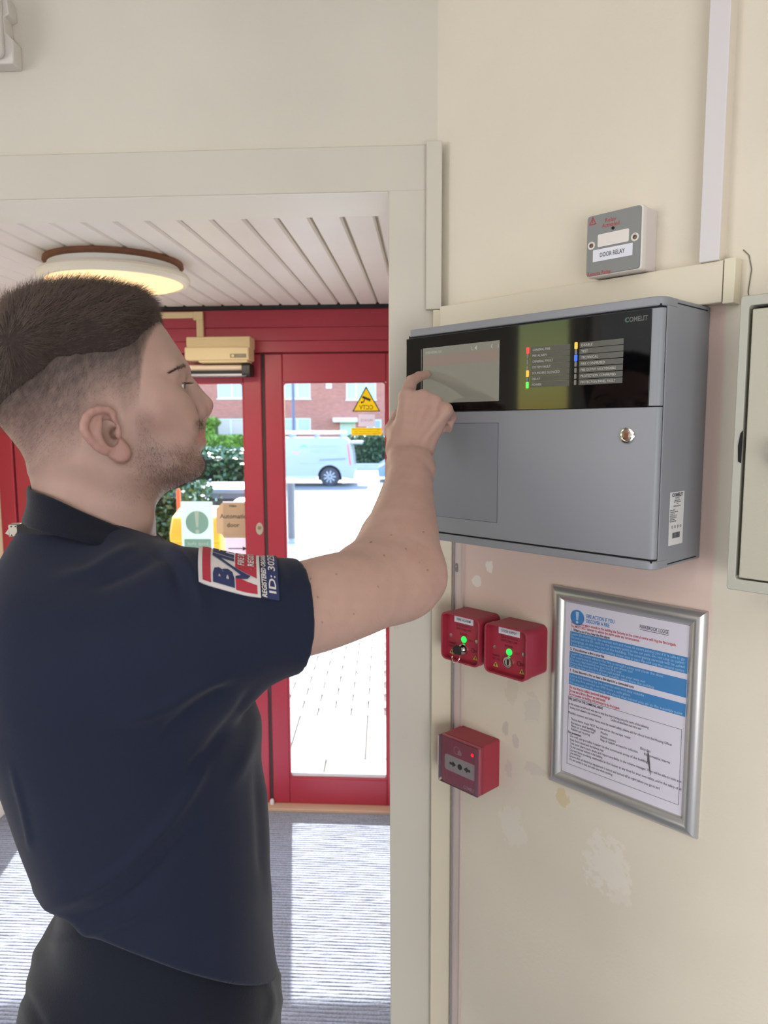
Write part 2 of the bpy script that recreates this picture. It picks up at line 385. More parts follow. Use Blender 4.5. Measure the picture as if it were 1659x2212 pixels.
struct(MB().box(LL, ulf, DW_-.004, DW_+.05, 0, zh+.004), 'trim_7', M_red, FD, bevel=.004)
struct(MB().box(ulf, ulf+.006, DW_+.01, DW_+.04, 0, zh+.004), 'trim_8', M_gask, FD)
struct(MB().box(LRW-.02, LRW, DW_-.004, DW_+.05, 0, zh+.004), 'trim_9', M_red, FD, bevel=.004)
lk = dx(561, 1142, DW_)
e = MB().prism([(lk[0]+.0155*math.cos(a), lk[1]+.026*math.sin(a)) for a in np.linspace(0, 2*math.pi, 24, endpoint=False)], DW_-.004, DW_, 'y').build('lock_escutcheon', mat('brushed_nickel', (190, 180, 166), rough=.35, metal=.6), dl, bevel=.001)
MB().lathe([(.008, 0), (.008, -.004), (.003, -.004)], 14, (lk[0], DW_-.004, lk[1]+.004), 'y').build('lock_cylinder', mat('dull_brass', (150, 130, 100), rough=.4, metal=.8), e)
bo = dx(586, 1733)
MB().lathe([(.0, -.012), (.008, -.01), (.01, 0), (.01, .012), (.006, .02)], 14, (bo[0]+.006, DW_-.01, bo[1]), 'z').build('flush_bolt', M_bead, dr)

# signs on the glass
def glass_sign(px0, py0, px1, py1, name, label, D=DW_+.0165):
    a = FD.px(px0, py0, D); b_ = FD.px(px1, py1, D)
    w_, h_ = b_[0]-a[0], a[1]-b_[1]
    return on_wall(FD, (a[0]+b_[0])/2, D, b_[1], name, label, 'sign'), w_, h_
M_cardw = thin_mat('sign_white', (226, 238, 232)); M_green = thin_mat('sign_green', (150, 190, 182), .3); M_ink = mat('black_ink', (30, 28, 28), rough=.6)
M_greyink = mat('grey_ink', (96, 96, 104), rough=.6); M_tan = thin_mat('tan_paper', (216, 192, 164)); M_paperw = thin_mat('white_paper', (236, 234, 240)); M_yel = thin_mat('sign_yellow', (246, 218, 40)); M_pinkp = thin_mat('pale_pink_print', (226, 190, 200))
def circ(cx, cz, r, n=28, ry=None): return [(cx+r*math.cos(a), cz+(ry or r)*math.sin(a)) for a in np.linspace(0, 2*math.pi, n, endpoint=False)]
t, w_, h_ = glass_sign(390, 1083, 462, 1190, 'mandatory_sign', 'pale green mandatory sign with a big exclamation mark on the left door glass')
MB().prism(rrect(-w_/2, w_/2, 0, h_, .006), 0, .0012).build('backing', M_cardw, t)
MB().prism(circ(0, h_*.575, w_*.36), -.0006, 0).build('circle', M_green, t)
MB().prism([(-.010, h_*.80), (.010, h_*.80), (.005, h_*.48), (-.005, h_*.48)][::-1], -.001, -.0006).prism(circ(0, h_*.39, .009, 16), -.001, -.0006).build('exclamation_mark', M_cardw, t)
MB().prism(rrect(-w_*.42, w_*.42, h_*.06, h_*.24, .003), -.0006, 0).build('text_panel', M_green, t)
MB().text('keep shut', 0, h_*.15, -.001, h_*.075, maxw=w_*.75, flip=True).build('lettering', M_cardw, t, smooth=False)['kind'] = 'stuff'
t, w_, h_ = glass_sign(466, 1086, 539, 1162, 'automatic_door_sign', 'tan paper notice reading Automatic door on the left door glass')
MB().prism([(-w_/2+.028, h_), (w_/2, h_), (w_/2, 0), (-w_/2+.03, 0), (-w_/2+.022, .014), (-w_/2, .02), (-w_/2, h_-.026)][::-1], 0, .0012).build('paper', M_tan, t)
MB().box(-w_/2+.03, w_/2+.004, .0012, .002, -.006, h_+.006).build('backing', M_paperw, t)
for s_, zf_, hh_, bo_ in (('Automatic', .62, .0185, .008), ('door', .37, .0185, .008), ('YEBBA', .91, .008, .02)): MB().text(s_, 0.002, h_*zf_, -.0004, hh_, maxw=w_*.9, bold=bo_).build('lettering', M_ink, t, smooth=False)['kind'] = 'stuff'
t, w_, h_ = glass_sign(486, 1164, 540, 1222, 'arrow_notice', 'small white notice with a black arrow under the Automatic door notice')
MB().box(-w_/2, w_/2, 0, .0012, 0, h_).build('paper', thin_mat('arrow_paper', (238, 222, 232)), t)
MB().prism([(-w_*.38, h_*.66), (w_*.22, h_*.66), (w_*.22, h_*.72), (w_*.42, h_*.64), (w_*.22, h_*.56), (w_*.22, h_*.62), (-w_*.38, h_*.62)][::-1], -.0006, 0).build('arrow', M_ink, t, smooth=False)
MB().text('to open door', 0, h_*.34, -.0005, .008, maxw=w_*.8).build('lettering', M_pinkp, t, smooth=False)['kind'] = 'stuff'
# camera warning triangle, paper and yellow strip on the right door
t, w_, h_ = glass_sign(760.5, 834, 821.5, 889, 'camera_warning_sign', 'yellow triangular camera warning sign on the right door glass')
def rtri(s, hh, z0): return [(-s, z0), (s, z0), (0.0, z0+hh)]
MB().frame(rtri(w_/2, h_, 0), rtri(w_/2-.0065, h_-.012, .0035), -.0003, .0012).build('black_border', M_ink, t, smooth=False)
MB().prism(rtri(w_/2-.0060, h_-.011, .0032), .0002, .0010).build('yellow_face', M_yel, t, smooth=False)
cm = MB(); cz_ = h_*.50
cm.prism([(-.0135, cz_+.012), (.019, cz_-.001), (.0165, cz_-.011), (-.0175, cz_+.004)][::-1], -.001, -.0006)
cm.prism([(-.009, cz_), (-.005, cz_-.002), (-.009, cz_-.014), (-.018, cz_-.017), (-.018, cz_-.012), (-.011, cz_-.010)][::-1], -.001, -.0006); cm.prism(circ(-.018, cz_-.0145, .004, 10), -.001, -.0006)
cm.build('camera_symbol', M_ink, t, smooth=False)
MB().text('CCTV', 0.0, h_*.17, -.001, h_*.17, maxw=w_*.5, flip=True, bold=.02).build('lettering', mat('olive_ink', (120, 104, 30), rough=.6), t, smooth=False)
t, w_, h_ = glass_sign(774, 895, 810, 921, 'white_paper_notice', 'small white paper notice taped under the camera warning triangle')
MB().box(-w_/2, w_/2, 0, .0012, 0, h_).build('paper', thin_mat('notice_paper', (234, 222, 228)), t)
MB().text('PRIVATE', 0, h_*.5, -.0004, .0095, maxw=w_*.85, flip=True).build('lettering', mat('faded_ink', (160, 150, 160)), t, smooth=False)
t, w_, h_ = glass_sign(759, 924, 825, 940, 'yellow_strip_notice', 'yellow strip sticker with three lines of print below the camera sign')
MB().box(-w_/2, w_/2, 0, .0012, 0, h_).build('backing', M_yel, t)
x = MB()
for i, s_ in enumerate(('Images are being recorded for the purposes', 'of crime prevention and public safety', 'This scheme is controlled by the landlord')):
    x.text(s_, 0, h_*(.8-.29*i), -.0004, h_*.15, maxw=w_*.9, flip=True)
x.build('lettering', mat('olive_ink', (120, 104, 30)), t, smooth=False)

# door operator, its sensor bar and the beige conduit
M_beige = mat('beige_plastic', (226, 204, 158), rough=.5)
D0 = DW_-.10
a0 = FD.px(402, 728, D0); a1 = FD.px(540, 750, D0); a2 = FD.px(398, 750, D0-.01); a3 = FD.px(537.5, 777.5, D0-.01)
t = on_wall(FD, a2[0], D0, a3[1], 'door_operator', 'beige ribbed automatic door operator over the left door leaf', 'door operator')
X0 = 0; W0 = a3[0]-a2[0]; H0 = a2[1]-a3[1]; H1 = a0[1]-a3[1]; xo = a0[0]-a2[0]
MB().box(xo, xo+a1[0]-a0[0], .0, .086, H0-.004, H1).build('ribbed_housing', M_beige, t, bevel=.003)
for i in range(5):
    z_ = H0+.004+(H1-H0-.008)*i/5
    MB().box(xo+.001, xo+a1[0]-a0[0]-.001, -.003, .002, z_, z_+(H1-H0)/5*.6).build('rib', M_beige, t, bevel=.001)
MB().box(0, W0, -.012, .086, 0, H0).build('cover', M_beige, t, bevel=.005)
MB().box(.055, W0-.008, -.006, .08, -.008, 0).build('lip', M_beige, t, bevel=.002)
MB().box(W0*.715, W0*.965, -.0135, -.012, H0*.17, H0*.46).build('badge', mat('badge_dark', (96, 88, 76), rough=.4, metal=.4), t)
MB().prism(circ(W0*.755, H0*.315, .0055, 14), -.0145, -.0135).build('badge_emblem', M_beige, t)
MB().text('AUTOMATIC', W0*.875, H0*.315, -.0138, .0045, maxw=W0*.16).build('badge_lettering', mat('badge_print', (160, 150, 130)), t, smooth=False)
b0 = FD.px(388, 787, D0+.02); b1 = FD.px(540, 812, D0+.02)
t = on_wall(FD, b0[0], D0+.02, b1[1], 'door_sensor_bar', 'pale tube sensor bar with black end cap under the door operator', 'sensor')
W1 = b1[0]-b0[0]; H2 = b0[1]-b1[1]
MB().lathe([(H2*.26, 0), (H2*.26, W1-.03)], 20, (0, .028, H2*.72), 'x').build('tube', mat('cream_tube', (240, 220, 200), rough=.35), t)
MB().box(0, W1-.02, .01, .078, H2*.2, H2*.46).build('recess', M_dark, t)
MB().box(-.01, W1-.016, .004, .078, 0, H2*.22).build('lower_rail', mat('grey_aluminium', (158, 160, 164), rough=.35, metal=.5), t, bevel=.002)
MB().prism(rrect(.0, .078, 0, H2*1.04, .01), W1-.034, W1, 'x').build('end_cap', mat('black_plastic', (38, 38, 42), rough=.45), t, bevel=.002)
c0_ = FD.px(421, 672, D0+.06); c1_ = FD.px(437.5, 730, D0+.06); c2_ = FD.px(330, 687, D0+.06)
t = on_wall(FD, c0_[0], DW_-.012, c1_[1], 'cable_conduit', 'beige angled cable conduit rising from the door operator', 'cable trunking')
cw = c1_[0]-c0_[0]; ch = c0_[1]-c1_[1]; hh = c0_[1]-c2_[1]
MB().box(0, cw, -.016, 0, -.012, ch-.03).build('upright', M_beige, t, bevel=.002)
MB().box(-.012, cw, -.018, 0, ch-.034, ch).build('elbow', M_beige, t, bevel=.003)
MB().box(c2_[0]-c0_[0], -.012, -.016, 0, ch-hh, ch-.001).build('run', M_beige, t, bevel=.002)

# lobby ceiling light
zr = ZC-.042
lc = at_z(249, 597, zr); la = at_z(83, 592, zr); lb = at_z(415, 610, zr); R_ = float(np.linalg.norm(la[:2]-lb[:2]))/2*0.99
t = thing('ceiling_light', 'round lit ceiling light with a white rim on the planked lobby ceiling', 'ceiling light', (float(lc[0]), float(lc[1]), ZC), FD.rot)
MB().lathe([(R_*.88, -.015), (R_*.92, -.010), (R_*.91, 0.0)], 56).build('wooden_pattress', mat('brown_wood', (128, 84, 60), rough=.6, var=.15, vscale=30), t)
MB().lathe([(R_*.84, -.036), (R_*.86, -.024), (R_*.86, -.0155)], 56).build('body', M_white, t)
MB().lathe([(R_*.90, -.063), (R_*.955, -.062), (R_, -.053), (R_, -.044), (R_*.97, -.036), (R_*.5, -.036), (R_*.5, -.040), (R_*.88, -.040)], 56, cap=False).build('rim', mat('lamp_rim', (240, 232, 214), rough=.4), t)
MB().lathe([(R_*.05, -.080), (R_*.3, -.079), (R_*.6, -.075), (R_*.8, -.069), (R_*.9, -.062), (R_*.9, -.046)], 56).build('diffuser', mat('lit_diffuser', (255, 226, 180), rough=.5, emit=(255, 205, 140), estr=1.05), t)

_ld = bpy.data.lights.new('ceiling_light_glow', 'AREA'); _ld.shape = 'DISK'; _ld.size = R_*1.5; _ld.energy = 9; _ld.color = (1.0, .84, .62)
_lo = bpy.data.objects.new('ceiling_light_glow', _ld); C.objects.link(_lo); _lo.location = (float(lc[0]), float(lc[1]), ZC-.083)
# ------------------------------------------------------------------ fittings on the walls
M_grey = mat('panel_grey_enamel', (138, 141, 148), rough=.42, bump=.04, bscale=900)
M_grey2 = mat('panel_grey_inset', (128, 132, 140), rough=.45)
M_blk = mat('black_acrylic', (6, 6, 8), rough=.04, spec=.5)
M_gap = mat('dark_gap', (14, 14, 16), rough=.8)
M_chrome = mat('chrome', (225, 220, 214), rough=.12, metal=1)
M_prt = mat('grey_print', (150, 150, 150), rough=.5)
PF = 0.88
tl = FR.px(878, 714, PF); PU0, PU1 = -0.874, -0.4322; PZ0, PZ1 = 1.4685, 1.8100
PW, PH, PD = PU1-PU0, PZ1-PZ0, WR-PF
panel = on_wall(FR, (PU0+PU1)/2, PF, PZ0, 'fire_alarm_panel', 'large grey wall-mounted fire alarm control panel with a black display strip', 'control panel')
PC = (PU0+PU1)/2
def P_(px, py, D=PF): a = FR.px(px, py, D); return a[0]-PC, a[1]-PZ0
hw = PW/2; rr = .014
def plan(x0, x1, y0, y1, r, n=6):                # plan outline with rounded front corners
    P = [(x0, y1), (x1, y1)]
    for cx, a0 in ((x1-r, 0), (x0+r, -90)):
        P += [(cx+r*math.cos(math.radians(a0-90*i/n)), y0+r+r*math.sin(math.radians(a0-90*i/n))) for i in range(n+1)]
    return P[::-1]
zd0 = P_(1427, 1214)[1]; zd1 = P_(1432, 661)[1]; zm = P_(1427, 877.5)[1]
MB().prism(plan(-hw, hw, .0105, PD, .004), 0, PH, 'z').build('housing', M_grey, panel, bevel=.002)
MB().prism(plan(-hw-.0004, hw+.0004, -.0005, PD*.28, rr), 0, zd0-.0015, 'z').build('bottom_rim', M_grey, panel, bevel=.0015)
MB().prism(plan(-hw-.0004, hw+.0004, -.0005, PD*.28, rr), zd1+.0015, PH, 'z').build('top_rim', M_grey, panel, bevel=.0015)
MB().box(-hw+.004, hw-.004, .002, .006, zd0-.004, zd1+.004).build('door_gap', M_gap, panel)
yd = 0.009
lower = MB().prism(plan(-hw, hw-.0003, 0, yd, .0075), zd0+.001, zm-.0006, 'z').build('lower_door', M_grey, panel, bevel=.0008)
upper = MB().prism(plan(-hw, hw-.0003, 0, yd, .0075), zm+.0006, zd1-.001, 'z').build('upper_door', M_grey, panel, bevel=.0008)
MB().box(-hw+.002, hw-.0012, .0065, .0125, zd0-.001, zd1+.001).build('door_edge_gap', M_gap, panel)
MB().box(hw-.006, hw+.0003, .03, PD-.01, PH-.0065, PH-.005).build('vent_slot', M_gap, panel)
MB().box(hw-.006, hw+.0003, .03, PD-.012, .0035, .005).build('vent_slot', M_gap, panel)
x1_ = P_(1405, 780)[0]; zk = P_(1402, 878.5)[1]
MB().box(-hw+.0015, x1_, -.0016, .002, zk, zd1-.0015).build('display_window', M_blk, upper, bevel=.0004)
s0 = P_(915, 872); s1 = P_(1081, 735)
sc = MB().box(s0[0], s1[0], -.0019, -.0012, s0[1], s1[1])
scr = sc.build('touchscreen', mat('screen_lit', (136, 136, 128), rough=.05, metal=.5, spec=1.0, emit=(124, 124, 113), estr=.36), upper)
sw, sh = s1[0]-s0[0], s1[1]-s0[1]
MB().box(s0[0]+.001, s1[0]-.001, -.0022, -.0019, s0[1]+sh*.665, s0[1]+sh*.86).build('screen_banner', mat('screen_pink', (136, 130, 124), rough=.05, metal=.5, spec=1.0, emit=(144, 118, 108), estr=.36), scr)
M_scrw = mat('screen_text', (60, 60, 60), rough=.1, emit=(190, 190, 184), estr=.7)
x = MB().text('SYSTEM NORMAL 12:30', s0[0]+.006, s0[1]+sh*.915, -.0021, .0035, align='L', maxw=sw*.22).text('L', s0[0]+sw*.67, s0[1]+sh*.915, -.0021, .0055).text('1', s0[0]+sw*.985, s0[1]+sh*.915, -.0021, .0055)
zi = s0[1]+sh*.915
x.prism([(s0[0]+sw*.70, zi-.001), (s0[0]+sw*.70, zi+.001), (s0[0]+sw*.708, zi+.001), (s0[0]+sw*.722, zi+.0035), (s0[0]+sw*.722, zi-.0035), (s0[0]+sw*.708, zi-.001)], -.0022, -.002)
x.prism([(s0[0]+sw*.90, zi), (s0[0]+sw*.91, zi+.003), (s0[0]+sw*.915, zi+.003), (s0[0]+sw*.907, zi), (s0[0]+sw*.915, zi-.003), (s0[0]+sw*.91, zi-.003)], -.0022, -.002)
o = x.build('screen_icons', M_scrw, scr, smooth=False); o['kind'] = 'stuff'
MB().box(s0[0]-.004, s0[0]-.0033, -.0019, -.0014, s0[1]+.02, s1[1]-.001).build('screen_edge', mat('screen_edge_light', (150, 150, 150), rough=.3), upper)
# indicator rows
LED = {'r': ((255, 60, 60), 1.0), 'o': ((255, 160, 60), 1.0), 'g': ((90, 255, 80), .9), 'b': ((40, 90, 255), 1.0)}
def ledm(k): return mat('led_'+k, LED[k][0], rough=.3, emit=LED[k][0], estr=LED[k][1])
M_off = mat('led_off', (120, 120, 118), rough=.3); M_strip = mat('label_strip', (84, 84, 80), rough=.35); M_lbl = mat('label_print', (196, 196, 190), rough=.5)
colA = [('GENERAL FIRE', 'r'), ('PRE ALARM', ''), ('GENERAL FAULT', ''), ('SYSTEM FAULT', ''), ('SOUNDERS SILENCED', 'o'), ('DELAY', ''), ('POWER', 'g')]
colB = [('DISABLE', 'o'), ('TEST', ''), ('TECHNICAL', 'b'), ('FIRE CONFIRMED', ''), ('FIRE OUTPUT FAULT/DISABLE', ''), ('PROTECTION CONFIRMED', ''), ('PROTECTION PANEL FAULT', '')]
for rows_, la_, lx0, lx1, ytop, ybot, yrt in ((colA, 1141.5, 1148, 1232, 757.5, 832, 0), (colB, 1245, 1252.5, 1347, 747, 826.5, 0)):
    za, zb_ = P_(la_, ytop)[1], P_(la_, ybot)[1]; xa, xb, xc = P_(la_, 790)[0], P_(lx0, 790)[0], P_(lx1, 790)[0]
    dz_ = (za-zb_)/6
    for i, (s_, k) in enumerate(rows_):
        z_ = za-dz_*i
        big = 1.35 if k else 1.0
        MB().prism(rrect(xa-.0017*big, xa+.0017*big, z_-.0033*big, z_+.0033*big, .001, 2), -.0022, -.0014).build('indicator_light', ledm(k) if k else M_off, upper)
        st = MB().box(xb, xc, -.0019, -.0014, z_-.0036, z_+.0036).build('label_strip', M_strip, upper)
        MB().text(s_, xb+.003, z_, -.0021, .0032, align='L', maxw=(xc-xb)*.8).build('label_lettering', M_lbl, st, smooth=False)
lg = P_(1375, 689)
lgo = MB().text('COMELIT', lg[0]+.001, lg[1], -.0018, .0058, w=.030, bold=.035).build('logo_lettering', mat('logo_grey', (84, 86, 86), rough=.4), upper, smooth=False); lgo['kind'] = 'stuff'
MB().text('C', lg[0]-.0121, lg[1], -.0021, .0058, bold=.035).build('logo_initial', mat('logo_green', (44, 90, 78), rough=.4), upper, smooth=False)
# lower door: inset cover plate and lock
i0_, i1_ = P_(947, 1118), P_(1077, 913); i2_ = P_(1075, 1130)
MB().frame(rrect(-hw+.012, i1_[0], i2_[1], i1_[1], .001, 1), rrect(-hw+.0128, i1_[0]-.0008, i2_[1]+.0008, i1_[1]-.0008, .001, 1), -.0004, .001).build('inset_joint', mat('inset_line', (88, 92, 100), rough=.6), lower)
MB().box(-hw+.0128, i1_[0]-.0008, -.0003, .001, i2_[1]+.0008, i1_[1]-.0008).build('inset_plate', M_grey2, lower)
lk = P_(1355.5, 941)
l_ = MB().lathe([(.0105, 0), (.0105, -.002), (.0095, -.003), (.0078, -.0032), (.0074, -.002), (.0066, -.0018), (.0062, -.003), (.001, -.0032)], 28, (lk[0], 0, lk[1]), 'y').build('door_lock', M_chrome, lower)
MB().prism([(lk[0]-.0006, lk[1]-.004), (lk[0]+.002, lk[1]-.004), (lk[0]+.003, lk[1]+.003), (lk[0]-.001, lk[1]+.0045), (lk[0]-.0028, lk[1]+.001)], -.0036, -.003).build('keyway', mat('bronze_key', (120, 80, 60), rough=.3, metal=1), l_)
# rating plate sticker on the right side of the housing
q = [FR.pu(px_, py_, PU1) for px_, py_ in ((1448, 1064), (1478, 1060), (1474, 1172), (1444, 1180))]
y0_, y1_ = q[0][0]-PF, q[1][0]-PF; z1_, z0_ = (q[0][1]+q[1][1])/2-PZ0, (q[2][1]+q[3][1])/2-PZ0
stk = MB().prism(rrect(y0_, y1_, z0_, z1_, .001, 2), hw, hw+.0004, 'x').build('rating_sticker', mat('sticker_white', (222, 222, 222), rough=.5), panel)
x = MB(); x.M = Matrix.Translation((hw+.0006, 0, 0)) @ Matrix.Rotation(math.pi/2, 4, 'Z')
yc = (y0_+y1_)/2; wS = y1_-y0_; hS = z1_-z0_
x.text('COMELIT', yc, z0_+hS*.945, 0, .0042, w=wS*.78, bold=.06)
for s_, fz, fh, al, bw in (('41CPE112', .885, .0016, 'C', .4), ('Addressable fire', .845, .0013, 'C', .7), ('alarm control panel', .815, .0013, 'C', .9), ('1 loop', .785, .0013, 'C', .5), ('EN 54-2 EN 54-4', .735, .0015, 'C', .6),
                       ('Mains: 230V', .665, .0014, 'L', .6), ('Frequency: 50/60 Hz', .63, .0014, 'L', .95), ('Current: 1A', .595, .0014, 'L', .5), ('Batteries: 2 x 12V', .56, .0014, 'L', .95), ('Output 27.6V 3A', .525, .0014, 'L', .9), ('Made in Italy', .49, .0014, 'L', .6), ('Date code: 2023', .455, .0014, 'L', .8)):
    x.text(s_, yc if al == 'C' else y0_+.001, z0_+hS*fz, 0, fh*1.3, align=al, maxw=wS*bw, bold=.02)
for i in range(4): x.frame(circ(y0_+wS*(.2+.2*i), z0_+hS*.345, .0019, 12), circ(y0_+wS*(.2+.2*i), z0_+hS*.345, .0013, 12), -.0002, 0)
for i in range(16):
    a = y0_+wS*(.24+.034*i); x.box(a, a+wS*(.022 if i % 3 else .012), -.0002, 0, z0_+hS*.13, z0_+hS*.235)
o = x.build('sticker_print', M_greyink, stk, smooth=False); o['kind'] = 'stuff'

# relay box
u0, z1 = FR.px(1267, 467, WR-.043); u1, z0 = FR.px(1383, 582, WR-.043)
u0 = -0.5975; u1 = -0.5118; z0, z1 = 1.8655, 1.9525; cu_ = (u0+u1)/2; W_ = u1-u0; H_ = z1-z0
rl = on_wall(FR, cu_, WR, z0, 'relay_box', 'white relay box with a grey face labelled DOOR RELAY above the panel', 'relay box')
h2 = W_/2
def RB(px, py): a = FR.px(px, py, WR-.0455); return a[0]-cu_, a[1]-z0
M_wp = mat('white_plastic', (226, 220, 216), rough=.35); M_fgrey = mat('faceplate_grey', (132, 134, 134), rough=.5); M_redp = mat('red_print', (172, 62, 66), rough=.6)
MB().prism(rrect(-h2+.001, h2-.001, .001, H_-.001, .003), -.030, 0).build('back_box', mat('white_plastic_box', (214, 206, 206), rough=.4), rl, bevel=.001)
fp = MB().prism(rrect(-h2, h2, 0, H_, .004), -.043, -.0302).build('cover_plate', M_wp, rl, bevel=.0022, seg=3)
MB().prism(rrect(-h2+.0018, h2-.0018, .0018, H_-.0018, .004), -.0455, -.043).build('grey_face', M_fgrey, fp, bevel=.0003)
a, b_ = RB(1294, 507), RB(1351, 527)
MB().prism(rrect(-.0235, .0245, H_*.46, H_*.66, .002), -.0460, -.0455).build('white_insert', M_wp, fp)
lb_ = MB().box(-.0305, .0305, -.0461, -.0455, H_*.235, H_*.425).build('name_label', mat('label_paper', (224, 226, 238), rough=.5), fp)
MB().text('DOOR RELAY', 0, H_*.33, -.0464, .0062, w=.038, bold=.004).build('label_lettering', M_ink, lb_, smooth=False)
tp = MB().text('Relay', -.004, H_*.862, -.0457, .0055, maxw=.018, bold=.01).text('Activated', -.004, H_*.785, -.0457, .0055, maxw=.027, bold=.01).text('Remote Relay', -h2+.004, H_*.05, -.0457, .0056, align='L', maxw=.037, bold=.01)
o = tp.build('red_lettering', M_redp, fp, smooth=False); o['kind'] = 'stuff'
wt = MB().frame([(-h2+.0045, H_*.835), (-h2+.0165, H_*.835), (-h2+.0105, H_*.965)], [(-h2+.0065, H_*.85), (-h2+.0145, H_*.85), (-h2+.0105, H_*.935)], -.0458, -.0455).build('warning_symbol', M_redp, fp, smooth=False)
MB().prism([(-h2+.0100, H_*.925), (-h2+.0111, H_*.925), (-h2+.0108, H_*.86), (-h2+.0103, H_*.86)][::-1], -.0459, -.0456).build('warning_mark', M_redp, wt, smooth=False)
MB().lathe([(.0022, 0), (.0022, -.0012), (.0012, -.0014)], 12, (0, -.0455, H_*.715), 'y').build('indicator_hole', M_gap, fp)
for sx in (-1, 1):
    s_ = MB().lathe([(.0058, 0), (.0056, -.0012), (.0046, -.0014), (.0042, -.0004), (.0005, -.0003)], 20, (sx*.0335, -.0455, H_*.505), 'y').build('screw_cup', M_wp, fp)
    MB().lathe([(.0032, 0), (.0030, -.0008), (.0005, -.001)], 14, (sx*.0335, -.0458, H_*.505), 'y').build('screw', mat('dark_screw', (110, 88, 78), rough=.35, metal=.8), s_)

# key switch boxes
M_rbox = mat('red_plastic', (162, 46, 66), rough=.42); M_rface = mat('red_faceplate', (168, 46, 68), rough=.45); M_rprt = mat('dark_red_print', (84, 14, 26), rough=.6)
M_warn = mat('warning_yellow', (196, 176, 84), rough=.6)
def key_switch(u0, u1, z0, z1, title, label, key):
    c_ = (u0+u1)/2; W = u1-u0; H = z1-z0; h = W/2
    t = on_wall(FR, c_, WR, z0, 'key_switch_box', label, 'switch box', 'red key switch boxes')
    MB().prism(rrect(-h+.001, h-.001, .001, H-.001, .010), -.044, 0).build('back_box', M_rbox, t, bevel=.001)
    hd = MB()
    hd.frame(rrect(-h, h, 0, H, .011, 5), rrect(-h+.003, h-.003, .003, H-.003, .009, 5), -.060, -.044)
    hd.build('surround', M_rbox, t, bevel=.0006)
    f = MB().prism(rrect(-h+.003, h-.003, .003, H-.003, .009), -.0485, -.044).build('faceplate', M_rface, t)
    yf = -.0485
    l = MB().box(-.0215, .0215, yf-.0005, yf, H*.80, H*.93).build('name_label', mat('label_paper', (224, 226, 238)), f)
    MB().text(title, 0, H*.865, yf-.0008, .0042, maxw=.031, bold=.006).build('label_lettering', M_ink, l, smooth=False)
    x = MB().text('ISOLATE SWITCH', 0, H*.745, yf-.0003, .0042, maxw=.034).text('SWITCHED OFF', 0, H*.675, yf-.0003, .0042, maxw=.034).text('POWER', 0, H*.575, yf-.0003, .004, maxw=.016).text('ON', .0155, H*.475, yf-.0003, .0036, maxw=.008)
    x.text('ENABLED', -.026, H*.335, yf-.0003, .0036, maxw=.015).text('KEY IN', -.026, H*.265, yf-.0003, .0036, maxw=.015).text('OFF', .0285, H*.285, yf-.0003, .005, maxw=.016)
    x.frame(circ(.021, H*.29, .0042, 14), circ(.021, H*.29, .0032, 14), yf-.0003, yf)
    o = x.build('printed_lettering', M_rprt, f, smooth=False); o['kind'] = 'stuff'
    MB().lathe([(.0058, 0), (.0058, -.0015), (.004, -.0026), (.001, -.003)], 20, (.001, yf, H*.47), 'y').build('power_light', mat('green_lit_lens', (40, 220, 90), rough=.3, emit=(40, 255, 90), estr=.75), f)
    for sx in (-.0295, .0295):
        s_ = MB().lathe([(.0032, 0), (.003, -.001), (.0006, -.0014)], 14, (sx, yf, H*.495), 'y').build('screw', mat('zinc_screw', (190, 176, 170), rough=.3, metal=.9), f)
    lk = MB().lathe([(.0098, 0), (.0098, -.003), (.0088, -.005), (.0066, -.0052), (.0062, -.0042), (.0008, -.004)], 24, (.001, yf, H*.275), 'y').build('key_lock', M_chrome, f)
    MB().box(.0001, .0019, yf-.0055, yf-.004, H*.275-.0048, H*.275+.0048).build('keyway', M_gap, lk)
    for sx in (-.027, .027):
        wv = MB().prism([(sx-.0055, H*.105), (sx+.0055, H*.105), (sx, H*.2)][::-1], yf-.0005, yf).build('warning_symbol', M_warn, f, smooth=False)
        MB().prism([(sx-.0012, H*.17), (sx+.0012, H*.17), (sx+.0006, H*.12), (sx-.0006, H*.12)][::-1], yf-.0009, yf-.0005).build('warning_mark', M_rprt, wv, smooth=False)
    return t, c_, H, yf
FK = WR-.060
k1, c1, H1_, yf_ = key_switch(-.8615, -.7745, 1.2405, 1.3265, 'FIRE ALARM', 'red key switch box labelled FIRE ALARM with a key in its lock', True)
k2, c2, H2_, yf_ = key_switch(-.7635, -.6765, 1.2400, 1.3255, 'DOOR SUPPLY', 'red key switch box labelled DOOR SUPPLY with an empty lock', False)
ky = on_wall(FR, c1+.001, WR+yf_-.004, 1.2405+H1_*.275, 'switch_key', 'small black-headed key in the lock of the FIRE ALARM switch box', 'key')
MB().box(-.001, .001, -.010, .001, -.003, .003).build('blade', M_chrome, ky)
MB().prism([(-.0125, -.0045), (-.0085, -.0085), (.004, -.0072), (.0058, 0), (.004, .0072), (-.006, .0088), (-.0125, .003)], -.0125, -.0085).build('head', mat('key_plastic', (24, 24, 28), rough=.4), ky, bevel=.001)
MB().tube([(-.006+.0085*math.cos(a), -.0105+.004*math.sin(a), -.0125+.010*math.sin(a)) for a in np.linspace(0, 2*math.pi, 22, endpoint=False)], .0005, 5, True).build('key_ring', M_chrome, ky)
